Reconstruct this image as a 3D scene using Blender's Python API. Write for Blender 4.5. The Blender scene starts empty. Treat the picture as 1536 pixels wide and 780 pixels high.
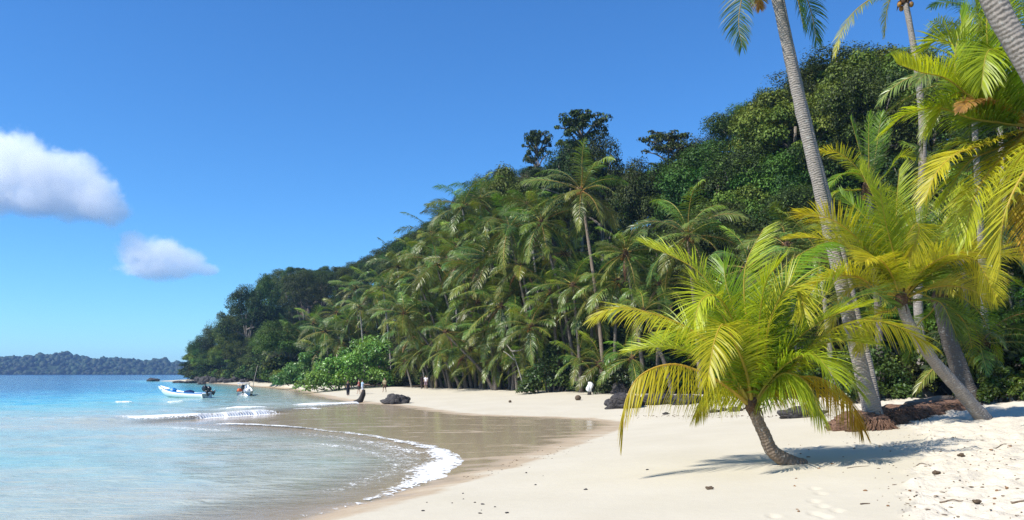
import bpy, bmesh, math, random
import numpy as np
from mathutils import Vector, Matrix, noise as mnoise

SC = bpy.context.scene
COL = SC.collection
R = math.radians
# ------------------------------------------------------------------ frame
F, CU, HV, CZ = 1200.0, 768.0, 560.0, 2.8      # focal (photo px), centre column, horizon row, eye height


def P(u, v, Y):
    return np.array(((u - CU) / F * Y, Y, CZ + (HV - v) / F * Y))


# ------------------------------------------------------------------ generic mesh helpers
ORG = {}


def link(o, parent=None):
    COL.objects.link(o)
    if parent is not None:
        o.parent = parent
    return o


def raw_mesh(name, V, Fq, mats, smooth=True, attrs=None, mat_idx=None):
    """V (n,3) array, Fq list of (m,k) int arrays or python face lists"""
    V = np.asarray(V, dtype=np.float32)
    me = bpy.data.meshes.new(name)
    arrs = []
    for f in (Fq if isinstance(Fq, list) else [Fq]):
        if isinstance(f, np.ndarray):
            if len(f):
                arrs.append(f)
        elif len(f):
            arrs.append(np.asarray([f], dtype=np.int32) if isinstance(f[0], (int, np.integer)) else np.asarray(f))
    nl = sum(a.size for a in arrs)
    nf = sum(len(a) for a in arrs)
    me.vertices.add(len(V))
    me.vertices.foreach_set('co', V.ravel())
    me.loops.add(nl)
    me.loops.foreach_set('vertex_index', np.concatenate([a.ravel() for a in arrs]).astype(np.int32))
    me.polygons.add(nf)
    tot = np.concatenate([np.full(len(a), a.shape[1]) for a in arrs]).astype(np.int32)
    st = np.concatenate([[0], np.cumsum(tot)[:-1]]).astype(np.int32)
    me.polygons.foreach_set('loop_start', st)
    me.polygons.foreach_set('loop_total', tot)
    if smooth:
        me.polygons.foreach_set('use_smooth', np.ones(nf, dtype=bool))
    for m in (mats if isinstance(mats, (list, tuple)) else [mats]):
        me.materials.append(m)
    if mat_idx is not None:
        me.polygons.foreach_set('material_index', np.asarray(mat_idx, dtype=np.int32))
    if attrs:
        for k, a in attrs.items():
            a = np.asarray(a, dtype=np.float32)
            if a.ndim == 1:
                at = me.attributes.new(k, 'FLOAT', 'POINT')
                at.data.foreach_set('value', a)
            else:
                if a.shape[1] == 3:
                    a = np.concatenate([a, np.ones((len(a), 1), np.float32)], 1)
                at = me.attributes.new(k, 'FLOAT_COLOR', 'POINT')
                at.data.foreach_set('color', a.ravel())
    me.update(calc_edges=True)
    me.validate()
    return me


def thing(name, label, cat, loc=(0, 0, 0), group=None):
    o = bpy.data.objects.new(name, None)
    o.empty_display_size = 0.2
    o.location = loc
    link(o)
    ORG[o.name] = np.array(loc, dtype=float)
    tag(o, label, cat, group)
    return o


def tag(o, label=None, cat=None, group=None, kind=None):
    if label:
        o['label'] = label
    if cat:
        o['category'] = cat
    if group:
        o['group'] = group
    if kind:
        o['kind'] = kind
    return o


def part(name, V, Fq, mat, parent=None, smooth=True, attrs=None, label=None, loc=None):
    """world-space vertices; a top-level mesh gets its origin at loc"""
    V = np.asarray(V, dtype=float)
    if parent is not None:
        org = ORG[parent.name]
        me = raw_mesh(name, V - org, Fq, mat, smooth, attrs)
        o = link(bpy.data.objects.new(name, me), parent)
        ORG[o.name] = org
    else:
        org = np.array(loc if loc is not None else (V.mean(0)[0], V.mean(0)[1], V[:, 2].min()), dtype=float)
        me = raw_mesh(name, V - org, Fq, mat, smooth, attrs)
        o = link(bpy.data.objects.new(name, me))
        o.location = org
        ORG[o.name] = org
    if label:
        o['label'] = label
    return o


class MB:
    """collects pieces of one mesh"""

    def __init__(s):
        s.V, s.F, s.n, s.A = [], [], 0, []

    def add(s, V, Fs, col=None):
        V = np.asarray(V, dtype=float)
        for f in (Fs if isinstance(Fs, list) else [Fs]):
            s.F.append(np.asarray(f, dtype=np.int64) + s.n)
        s.V.append(V)
        if col is not None:
            c = np.asarray(col, dtype=float)
            s.A.append(np.broadcast_to(c, (len(V), 3)) if c.ndim == 1 else c)
        s.n += len(V)
        return s

    def get(s):
        return np.concatenate(s.V), s.F

    def attr(s):
        return {'tint': np.concatenate(s.A)} if s.A else None

    def build(s, name, mat, parent=None, smooth=True, label=None, loc=None, extra=None):
        V, Fs = s.get()
        a = s.attr() or {}
        if extra:
            a.update(extra)
        return part(name, V, Fs, mat, parent, smooth, a, label, loc)


def catmull(pts, n):
    pts = [np.asarray(p, dtype=float) for p in pts]
    if len(pts) == 2:
        t = np.linspace(0, 1, n)[:, None]
        return pts[0] * (1 - t) + pts[1] * t
    q = [2 * pts[0] - pts[1]] + pts + [2 * pts[-1] - pts[-2]]
    seg = len(pts) - 1
    out = []
    for i in range(n):
        x = i / (n - 1) * seg
        k = min(int(x), seg - 1)
        t = x - k
        a, b, c, d = q[k], q[k + 1], q[k + 2], q[k + 3]
        out.append(.5 * ((2 * b) + (c - a) * t + (2 * a - 5 * b + 4 * c - d) * t * t + (3 * b - a - 3 * c + d) * t ** 3))
    C = np.array(out)
    # resample by arc length
    s = np.concatenate([[0], np.cumsum(np.linalg.norm(np.diff(C, axis=0), axis=1))])
    t = np.linspace(0, s[-1], n)
    return np.stack([np.interp(t, s, C[:, k]) for k in range(3)], 1)


def norm(a):
    return a / np.maximum(np.linalg.norm(a, axis=-1, keepdims=True), 1e-9)


def frames(C, ref=None):
    T = norm(np.gradient(C, axis=0))
    S = np.zeros_like(T)
    ref = np.array((0., 0., 1.)) if ref is None else np.asarray(ref, float)
    s0 = np.cross(T[0], ref)
    if np.linalg.norm(s0) < .15:
        s0 = np.cross(T[0], (0.3, 1., 0))
    s0 = s0 / np.linalg.norm(s0)
    for i in range(len(T)):
        s0 = s0 - T[i] * np.dot(s0, T[i])
        s0 = s0 / np.linalg.norm(s0)
        S[i] = s0
    N = np.cross(S, T)
    return T, S, N


def tube(C, rad, sides=10, cap=True):
    C = np.asarray(C, float)
    rad = np.broadcast_to(np.asarray(rad, float), (len(C),))
    T, S, N = frames(C)
    a = np.linspace(0, 2 * math.pi, sides, endpoint=False)
    ring = S[:, None, :] * np.cos(a)[None, :, None] + N[:, None, :] * np.sin(a)[None, :, None]
    V = (C[:, None, :] + ring * rad[:, None, None]).reshape(-1, 3)
    n = len(C)
    i = np.arange(n - 1)[:, None] * sides
    j = np.arange(sides)[None, :]
    k = (j + 1) % sides
    Q = np.stack([i + j, i + k, i + sides + k, i + sides + j], -1).reshape(-1, 4)
    Fs = [Q]
    if cap:
        Fs += [np.array([list(range(sides))[::-1]]), np.array([[(n - 1) * sides + q for q in range(sides)]])]
    return V, Fs


def box(c, s, rz=0):
    c = np.asarray(c, float)
    s = np.asarray(s, float) / 2
    V = np.array([(x, y, z) for z in (-1, 1) for y in (-1, 1) for x in (-1, 1)]) * s
    ca, sa = math.cos(rz), math.sin(rz)
    V = np.stack([V[:, 0] * ca - V[:, 1] * sa, V[:, 0] * sa + V[:, 1] * ca, V[:, 2]], 1) + c
    Q = np.array([[0, 2, 3, 1], [4, 5, 7, 6], [0, 1, 5, 4], [2, 6, 7, 3], [1, 3, 7, 5], [0, 4, 6, 2]])
    return V, [Q]


_ICO = {}


def ico(sub):
    if sub not in _ICO:
        bm = bmesh.new()
        bmesh.ops.create_icosphere(bm, subdivisions=sub, radius=1)
        V = np.array([v.co[:] for v in bm.verts])
        Q = np.array([[v.index for v in f.verts] for f in bm.faces])
        bm.free()
        _ICO[sub] = (V, Q)
    return _ICO[sub]


# ------------------------------------------------------------------ materials
def mat_new(name):
    m = bpy.data.materials.new(name)
    m.use_nodes = True
    nt = m.node_tree
    nt.nodes.clear()
    out = nt.nodes.new('ShaderNodeOutputMaterial')
    return m, nt, out


class NT:
    def __init__(s, nt):
        s.nt = nt

    def n(s, t, **kw):
        nd = s.nt.nodes.new(t)
        for k, v in kw.items():
            setattr(nd, k, v)
        return nd

    def l(s, a, b):
        s.nt.links.new(a, b)

    def val(s, sock, v):
        if hasattr(v, 'is_linked') or isinstance(v, bpy.types.NodeSocket):
            s.l(v, sock)
        else:
            sock.default_value = v

    def math(s, op, a, b=0.0, c=None, clamp=False):
        nd = s.n('ShaderNodeMath', operation=op, use_clamp=clamp)
        s.val(nd.inputs[0], a)
        s.val(nd.inputs[1], b)
        if c is not None:
            s.val(nd.inputs[2], c)
        return nd.outputs[0]

    def mix(s, f, a, b, mode='MIX'):
        nd = s.n('ShaderNodeMix', data_type='RGBA', blend_type=mode)
        s.val(nd.inputs[0], f)
        s.val(nd.inputs[6], a if isinstance(a, bpy.types.NodeSocket) else (*a, 1))
        s.val(nd.inputs[7], b if isinstance(b, bpy.types.NodeSocket) else (*b, 1))
        return nd.outputs[2]

    def noise(s, scale, detail=4, rough=.55, vec=None, dist=0):
        nd = s.n('ShaderNodeTexNoise')
        nd.inputs['Scale'].default_value = scale
        nd.inputs['Detail'].default_value = detail
        nd.inputs['Roughness'].default_value = rough
        nd.inputs['Distortion'].default_value = dist
        if vec is not None:
            s.l(vec, nd.inputs['Vector'])
        return nd.outputs[0]

    def map(s, v, a, b, c=0, d=1, smooth=False):
        nd = s.n('ShaderNodeMapRange')
        if smooth:
            nd.interpolation_type = 'SMOOTHSTEP'
        s.val(nd.inputs[0], v)
        for i, q in enumerate((a, b, c, d)):
            s.val(nd.inputs[i + 1], q)
        return nd.outputs[0]

    def attr(s, name):
        nd = s.n('ShaderNodeAttribute')
        nd.attribute_name = name
        return nd

    def bump(s, h, strength=.5, dist=.05):
        nd = s.n('ShaderNodeBump')
        s.val(nd.inputs['Strength'], strength)
        nd.inputs['Distance'].default_value = dist
        s.l(h, nd.inputs['Height'])
        return nd.outputs[0]

    def geo(s):
        return s.n('ShaderNodeNewGeometry').outputs['Position']

    def obj(s):
        return s.n('ShaderNodeTexCoord').outputs['Object']


def principled(T, out, base, rough=.6, spec=.5, normal=None, metal=0):
    b = T.n('ShaderNodeBsdfPrincipled')
    T.val(b.inputs['Base Color'], base if isinstance(base, bpy.types.NodeSocket) else (*base, 1))
    T.val(b.inputs['Roughness'], rough)
    T.val(b.inputs['Specular IOR Level'], spec)
    b.inputs['Metallic'].default_value = metal
    if normal is not None:
        T.l(normal, b.inputs['Normal'])
    if out is not None:
        T.l(b.outputs[0], out.inputs[0])
    return b


def simple_mat(name, col, rough=.6, spec=.4, nscale=6.0, var=.25, bump=.0, metal=0):
    m, nt, out = mat_new(name)
    T = NT(nt)
    nz = T.noise(nscale, 5, .6, T.obj())
    f = T.map(nz, .3, .7, 1 - var, 1 + var)
    c = T.n('ShaderNodeVectorMath', operation='SCALE')
    c.inputs[0].default_value = col
    T.l(f, c.inputs['Scale'])
    nrm = T.bump(nz, bump, .03) if bump else None
    principled(T, out, c.outputs[0], rough, spec, nrm, metal)
    return m


def leaf_mat(name, rough=.42, trans=.3, spec=.4, objvar=.25, base=None, gain=1.0):
    """colour comes from the 'tint' point attribute (the leaf's own colour), varied per plant"""
    m, nt, out = mat_new(name)
    T = NT(nt)
    col = T.attr('tint').outputs['Color']
    oi = T.n('ShaderNodeObjectInfo').outputs['Random']
    hs = T.n('ShaderNodeHueSaturation')
    T.l(T.map(oi, 0, 1, .5 - .035 * objvar / .25, .5 + .02 * objvar / .25), hs.inputs['Hue'])
    T.l(T.map(T.math('FRACT', T.math('MULTIPLY', oi, 7.31)), 0, 1, 1 - objvar, 1 + objvar), hs.inputs['Value'])
    hs.inputs['Saturation'].default_value = 1.0
    T.l(col, hs.inputs['Color'])
    b = principled(T, None, hs.outputs[0], rough, spec)
    tr = T.n('ShaderNodeBsdfTranslucent')
    tc = T.mix(1.0, hs.outputs[0], (1.5, 1.35, .6), 'MULTIPLY')
    T.l(tc, tr.inputs['Color'])
    mx = T.n('ShaderNodeMixShader')
    mx.inputs[0].default_value = trans
    T.l(b.outputs[0], mx.inputs[1])
    T.l(tr.outputs[0], mx.inputs[2])
    T.l(mx.outputs[0], out.inputs[0])
    return m


M = {}
M['frond'] = leaf_mat('palm_frond_leaf', .42, .46, .4, .06)
M['frond_far'] = leaf_mat('palm_frond_far', .40, .18, .5, .34)
M['leaf'] = leaf_mat('broad_leaf', .6, .16, .22, .40)
M['shrub'] = leaf_mat('shrub_leaf', .42, .28, .4, .2)


def bark_mat(name, ca, cb, ring=True, dark=None):
    m, nt, out = mat_new(name)
    T = NT(nt)
    al = T.attr('along').outputs['Fac']
    pos = T.obj()
    nz = T.noise(3.0, 6, .65, pos)
    nf = T.noise(22.0, 5, .7, pos)
    ph = T.math('ADD', T.math('MULTIPLY', al, 84.0), T.math('MULTIPLY', nz, 16.0))
    rg = T.math('SINE', ph)
    f = T.math('ADD', T.math('MULTIPLY', T.map(rg, -1, 1, 0, 1), .20), T.math('MULTIPLY', nf, .75), clamp=True)
    c = T.mix(f, cb, ca)
    lich = T.map(T.noise(7.0, 4, .7, pos), .58, .66, 0, .55)
    c = T.mix(lich, c, (.46, .45, .40))
    drk = T.map(T.noise(5.5, 5, .75, pos, 1.0), .60, .70, 0, .7)
    c = T.mix(drk, c, (.05, .035, .025))
    h = T.math('ADD', T.math('MULTIPLY', rg, .5 if ring else .1), T.math('MULTIPLY', nf, 1.2))
    principled(T, out, c, .85, .2, T.bump(h, .55, .025))
    return m


M['bark'] = bark_mat('palm_bark_grey', (.40, .36, .31), (.16, .13, .11))
M['bark_brown'] = bark_mat('palm_bark_brown', (.30, .235, .175), (.12, .085, .06))
M['bark_dark'] = bark_mat('palm_bark_dark', (.20, .17, .14), (.07, .055, .045))  # dark trunks; on the beach-row palms this tone stands in for shade
M['bark_tree'] = bark_mat('tree_bark', (.26, .22, .18), (.10, .08, .06), ring=False)
M['fibre'] = simple_mat('palm_fibre', (.10, .06, .035), .95, .1, 25, .5, .9)
M['root'] = simple_mat('root_fibre', (.15, .088, .06), .95, .1, 14, .6, .9)
M['coconut'] = simple_mat('coconut_husk', (.32, .15, .03), .6, .3, 9, .4)
M['coconut_old'] = simple_mat('coconut_old_husk', (.10, .07, .045), .85, .2, 20, .5, .5)
M['drift'] = simple_mat('driftwood', (.16, .115, .08), .9, .15, 18, .55, .6)
M['driftdark'] = simple_mat('driftwood_dark', (.028, .024, .022), .8, .25, 14, .55, .7)
M['branch'] = simple_mat('bleached_branch', (.30, .27, .23), .85, .2, 12, .35, .4)
M['leaflitter'] = simple_mat('dry_leaf', (.22, .12, .06), .8, .2, 20, .4)


def rock_mat():
    m, nt, out = mat_new('dark_rock')
    T = NT(nt)
    p = T.obj()
    n1 = T.noise(2.2, 8, .68, p)
    n2 = T.noise(9.0, 6, .7, p, .6)
    c = T.mix(T.map(n1, .35, .65), (.020, .018, .019), (.085, .075, .070))
    c = T.mix(T.map(n2, .58, .72, 0, .6), c, (.19, .175, .16))
    vo = T.n('ShaderNodeTexVoronoi', feature='DISTANCE_TO_EDGE')
    vo.inputs['Scale'].default_value = 2.3
    T.l(p, vo.inputs['Vector'])
    h = T.math('ADD', T.math('MULTIPLY', n1, 1.5), T.math('ADD', n2, T.map(vo.outputs[0], 0, .12, -.5, 0)))
    principled(T, out, c, .75, .35, T.bump(h, .9, .12))
    return m


M['rock'] = rock_mat()

# ------------------------------------------------------------------ terrain plan
T_LINE = [(45, -40), (33, 0), (25.5, 20), (20, 33), (17, 45), (14.5, 55), (12.0, 64), (6.7, 72), (-8.8, 98), (-20, 115), (-31.7, 132),
          (-45, 155), (-56, 185), (-76, 225), (-100, 262), (-112, 280), (-119, 300), (-105, 340), (-60, 400), (0, 440)]
D_LINE = [(-13, -40), (-8.5, 0), (-5.6, 8), (-3.2, 14.5), (-1.1, 19.6), (.65, 24.5), (2.9, 31.2), (5.2, 38.5), (6.2, 44), (4.6, 47.6),
          (1.3, 49.7), (-3, 53), (-8.9, 67.7), (-12.8, 74), (-23, 99), (-31.8, 125), (-43, 150), (-59, 180), (-81, 222), (-106, 262),
          (-120, 282), (-128, 300), (-112, 350), (-60, 412), (0, 455)]
W_LINE = [(-16, -40), (-10.5, 0), (-7, 9), (-4.3, 15.3), (-3.2, 17), (-2.2, 20.4), (-1.85, 23.2), (-1.75, 26.6), (-2.5, 29), (-4.2, 32.5),
          (-6.3, 36), (-9.5, 39.5), (-13, 43), (-18.5, 46), (-19.5, 49.5), (-17.5, 53.5), (-15.7, 56), (-15.6, 64.6), (-14.2, 74.7), (-24.3, 98),
          (-33.5, 124), (-45, 151), (-61, 181), (-83, 223), (-108, 264), (-122, 284), (-130, 302), (-114, 353), (-60, 416), (0, 460)]


def smooth_line(L, n=260):
    a = np.array([(x, y, 0) for x, y in L], float)
    return catmull(a, n)[:, :2]


T_S, D_S, W_S = (smooth_line(L, 150) for L in (T_LINE, D_LINE, W_LINE))


def sdist(X, Y, L):
    """signed distance to a line: positive on the land (right-hand) side"""
    X = np.asarray(X, float)
    Y = np.asarray(Y, float)
    best = np.full(X.shape, 1e18)
    for (ax, ay), (bx, by) in zip(L[:-1], L[1:]):
        dx, dy = bx - ax, by - ay
        t = np.clip(((X - ax) * dx + (Y - ay) * dy) / (dx * dx + dy * dy + 1e-12), 0, 1)
        best = np.minimum(best, (X - ax - t * dx) ** 2 + (Y - ay - t * dy) ** 2)
    poly = [tuple(p) for p in L] + [(600, L[-1][1]), (600, L[0][1])]
    ins = np.zeros(X.shape, bool)
    for (ax, ay), (bx, by) in zip(poly, poly[1:] + poly[:1]):
        if ay == by:
            continue
        c = ((ay > Y) != (by > Y)) & (X < (bx - ax) * (Y - ay) / (by - ay) + ax)
        ins ^= c
    return np.where(ins, 1, -1) * np.sqrt(best)


SKY_U = [270, 290, 320, 350, 385, 450, 520, 575, 620, 660, 720, 760, 850, 930, 990, 1050, 1120, 1170, 1230, 1280, 1360, 1420, 1536, 1900]
SKY_V = [552, 530, 494, 458, 410, 398, 400, 372, 345, 322, 282, 250, 232, 262, 238, 222, 150, 120, 90, 72, 80, 100, 110, 120]


def canopy_z(X, Y):
    Yc = np.maximum(Y, 8)
    u = CU + F * X / Yc
    v = np.interp(u, SKY_U, SKY_V)
    z = CZ + (HV - v) / F * np.clip(Yc, 30, 330)
    return np.minimum(z, 44)


def sm(t):
    t = np.clip(t, 0, 1)
    return t * t * (3 - 2 * t)


def vnoise(X, Y, sc, seed=0):
    """cheap smooth value noise"""
    rng = np.random.RandomState(seed)
    G = rng.rand(64, 64)
    x = np.asarray(X) * sc
    y = np.asarray(Y) * sc
    xi = np.floor(x).astype(int)
    yi = np.floor(y).astype(int)
    fx = sm(x - xi)
    fy = sm(y - yi)
    g = lambda a, b: G[a % 64, b % 64]
    return (g(xi, yi) * (1 - fx) * (1 - fy) + g(xi + 1, yi) * fx * (1 - fy) + g(xi, yi + 1) * (1 - fx) * fy + g(xi + 1, yi + 1) * fx * fy) - .5


def rough_mask(X, Y):
    """loose dry sand above the wave-cut edge on the right"""
    # edge from (6.9,15) to (4.9,9.3)
    x0 = np.interp(Y, [-20, 0, 9.3, 12, 15, 19, 24, 40, 60], [2.6, 3.0, 4.9, 5.8, 7.3, 9.6, 12.2, 15.2, 13])
    return sm((X - x0 + .25 * vnoise(X, Y, 1.1, 3) * 2) / .22)


def ground_all(X, Y):
    X = np.asarray(X, float)
    Y = np.asarray(Y, float)
    dT = sdist(X, Y, T_S)
    dD = sdist(X, Y, D_S)
    dW = sdist(X, Y, W_S)
    zT = np.interp(Y, [-40, 20, 33, 50, 98, 150, 300], [2.2, 1.95, 1.7, 1.2, 1.0, .75, .6])
    z = np.where(dW < 0, -np.minimum(6.5, .035 * np.abs(dW) + .00012 * dW ** 2), 0)
    wet = .14 * np.abs(dW) / (np.abs(dW) + np.abs(dD) + 1e-6)
    z = np.where((dW >= 0) & (dD < 0), wet, z)
    t = np.abs(dD) / (np.abs(dD) + np.abs(dT) + 1e-6)
    z = np.where((dD >= 0) & (dT < 0), .14 + (zT - .14) * t, z)
    zr = canopy_z(X, Y) - 12.0
    # hill behind the tree line
    hill = zT + np.maximum(0, zr - zT) * sm(np.clip((dT - 4) / 34, 0, 1))
    z = np.where(dT >= 0, hill, z)
    # sand relief
    dry = sm(dD / 1.5) * (1 - sm(dT / 3))
    rm = rough_mask(X, Y)
    z = z + dry * (.05 * vnoise(X, Y, .22, 1) + .018 * vnoise(X, Y, .8, 2))
    z = z + dry * rm * (.05 + .09 * vnoise(X, Y, 1.3, 5) + .15 * vnoise(X, Y, 2.9, 6) + .09 * vnoise(X, Y, 6.3, 8))
    z = z + sm(dT / 4) * (.6 * vnoise(X, Y, .3, 7))
    return z, dT, dD, dW, rm


def gz(x, y):
    return float(ground_all(np.array([x]), np.array([y]))[0][0])


_Yr = np.exp(np.linspace(math.log(4), math.log(420), 1500))


def at(u, v, sink=0.0):
    """the point of the ground (or the water) seen at a photo pixel"""
    X = (u - CU) / F * _Yr
    zr = CZ + (HV - v) / F * _Yr
    zg = np.maximum(ground_all(X, _Yr)[0], 0)
    k = np.argmax(zr <= zg)
    if zr[k] > zg[k]:
        k = len(_Yr) - 1
    return np.array((X[k], _Yr[k], zg[k] - sink))


def on_T(u, off=0.0):
    """point of the tree line seen in photo column u (off metres further)"""
    uu = CU + F * T_S[:, 0] / np.maximum(T_S[:, 1], 1)
    ok = (T_S[:, 1] > 18) & (T_S[:, 1] < 300)
    a, b = T_S[ok], uu[ok]
    k = int(np.argmin(np.abs(b - u)))
    y = a[k, 1] + off
    x = (u - CU) / F * y
    return np.array((x, y, max(gz(x, y), 0)))


# ------------------------------------------------------------------ ground
def fan(r0, r1, ratio, a0, a1, da, r=None):
    if r is None:
        r = r0 * ratio ** np.arange(int(math.log(r1 / r0) / math.log(ratio)) + 1)
    nr = len(r)
    a = np.radians(np.arange(a0, a1 + da / 2, da))
    RR, AA = np.meshgrid(r, a, indexing='ij')
    X = RR * np.sin(AA)
    Y = RR * np.cos(AA)
    na = len(a)
    i = np.arange(nr - 1)[:, None] * na
    j = np.arange(na - 1)[None, :]
    Q = np.stack([i + j, i + j + 1, i + na + j + 1, i + na + j], -1).reshape(-1, 4)
    return X.ravel(), Y.ravel(), Q


def ground_mat():
    m, nt, out = mat_new('beach_sand')
    T = NT(nt)
    p = T.geo()
    wet = T.attr('wet').outputs['Fac']
    soil = T.attr('soil').outputs['Fac']
    rgh = T.attr('rough').outputs['Fac']
    n1 = T.noise(.35, 5, .6, p)
    n2 = T.noise(38, 4, .7, p)
    n3 = T.noise(2.2, 5, .6, p)
    dry = T.mix(T.map(n1, .3, .7), (.49, .44, .335), (.535, .485, .38))
    dry = T.mix(T.math('MULTIPLY', rgh, .85), dry, (.605, .54, .43))
    dry = T.mix(T.map(n3, .6, .75, 0, .22), dry, (.41, .36, .28))
    spk = T.map(T.noise(70, 3, .6, p), .70, .76, 0, .45)
    dry = T.mix(spk, dry, (.33, .26, .20))
    wv = T.math('ADD', wet, T.math('MULTIPLY', T.math('SUBTRACT', T.noise(.9, 5, .6, p), .5), .5))
    mp = T.n('ShaderNodeMapping')
    mp.inputs['Scale'].default_value = (.22, .9, 1)
    mp.inputs['Rotation'].default_value = (0, 0, R(24))
    T.l(p, mp.inputs['Vector'])
    streak = T.noise(1.0, 5, .62, mp.outputs[0], .5)
    wv = T.math('ADD', wv, T.math('MULTIPLY', T.math('SUBTRACT', streak, .54), 1.0))
    w = T.map(wv, .25, .62, 0, 1, True)
    wcol = T.mix(T.map(n3, .3, .7), (.37, .285, .185), (.44, .345, .235))
    col = T.mix(w, dry, wcol)
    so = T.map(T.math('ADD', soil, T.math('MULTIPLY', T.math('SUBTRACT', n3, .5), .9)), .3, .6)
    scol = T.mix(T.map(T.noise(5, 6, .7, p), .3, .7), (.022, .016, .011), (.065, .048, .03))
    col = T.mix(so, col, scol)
    sheen = T.map(wv, .45, .95, 0, 1, True)
    rough = T.map(sheen, 0, 1, .93, .13)
    grain = T.math('MULTIPLY', n2, T.map(sheen, 0, 1, 1, .03))
    trod = T.noise(5.5, 5, .62, p, .4)
    h = T.math('ADD', T.math('MULTIPLY', grain, .12), T.math('MULTIPLY', T.math('MULTIPLY', trod, rgh), 2.6))
    h = T.math('ADD', h, T.math('MULTIPLY', T.math('MULTIPLY', T.noise(3.2, 4, .6, p), T.map(sheen, 0, 1, 1, .06)), .35))
    principled(T, out, col, rough, T.map(sheen, 0, 1, .15, .38), T.bump(h, .55, .06))
    return m


def build_ground():
    X, Y, Q = fan(.6, 700, 1.008, -112, 112, .22)
    z, dT, dD, dW, rm = ground_all(X, Y)
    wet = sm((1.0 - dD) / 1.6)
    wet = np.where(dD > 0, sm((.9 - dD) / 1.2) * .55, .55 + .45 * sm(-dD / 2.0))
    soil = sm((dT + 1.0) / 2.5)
    for fu, fv in ((1222, 733), (1232, 741), (1221, 752), (1234, 760), (1222, 771), (1238, 776), (1160, 775), (1255, 766)):
        q = at(fu, fv)
        dd = ((X - q[0]) / .07) ** 2 + ((Y - q[1]) / .15) ** 2
        z = z - .06 * np.exp(-dd) + .010 * np.exp(-(np.sqrt(dd) - 1.6) ** 2 * 3)
    V = np.stack([X, Y, z], 1)
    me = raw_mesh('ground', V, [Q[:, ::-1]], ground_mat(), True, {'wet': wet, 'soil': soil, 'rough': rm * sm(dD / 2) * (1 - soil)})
    o = link(bpy.data.objects.new('ground', me))
    tag(o, kind='structure')


# ------------------------------------------------------------------ water
def wline(px, wob=0):
    return np.array([((u - CU) / F * (CZ * F / (v - HV)), CZ * F / (v - HV)) for u, v in px])


def dline(X, Y, L):
    best = np.full(X.shape, 1e18)
    L = catmull([(x, y, 0) for x, y in L], 60)[:, :2]
    tt = np.zeros(X.shape)
    n = len(L) - 1
    for k in range(n):
        (ax, ay), (bx, by) = L[k], L[k + 1]
        dx, dy = bx - ax, by - ay
        t = np.clip(((X - ax) * dx + (Y - ay) * dy) / (dx * dx + dy * dy + 1e-12), 0, 1)
        d = (X - ax - t * dx) ** 2 + (Y - ay - t * dy) ** 2
        tt = np.where(d < best, (k + t) / n, tt)
        best = np.minimum(best, d)
    return np.sqrt(best), tt


# (pixel polyline, half width m, strength, crest height m)
FOAMS = [
    ([(395, 652), (470, 654), (550, 663), (610, 676), (640, 690)], .8, .66, .02),
    ([(430, 664), (500, 668), (560, 680), (600, 700)], .7, .6, .02),
    ([(240, 640), (300, 644), (370, 646)], .7, .62, .03),
    ([(0, 630), (80, 631), (150, 632)], .8, .5, .08),
    ([(150, 631), (205, 629), (250, 628), (310, 627), (360, 624), (415, 619)], 1.5, 1.0, .32),
    ([(300, 637), (360, 637), (420, 640), (500, 645)], .55, 1.0, .05),
    ([(425, 608), (460, 607.5), (500, 606), (560, 603.5)], 1.5, 1.0, .16),
    ([(350, 614.5), (375, 612.5), (400, 613)], 1.6, 1.0, .2),
    ([(170, 607), (202, 606.6)], 1.5, .95, .22),
    ([(247, 607), (278, 606.6)], 1.5, .9, .20),
    ([(425, 614), (480, 613), (560, 611)], 1.0, .85, .05),
    ([(470, 588.5), (500, 589)], 1.2, .8, .05),
    ([(20, 570), (90, 568.6), (130, 568.4)], 2.2, .60, .0),
]


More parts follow.
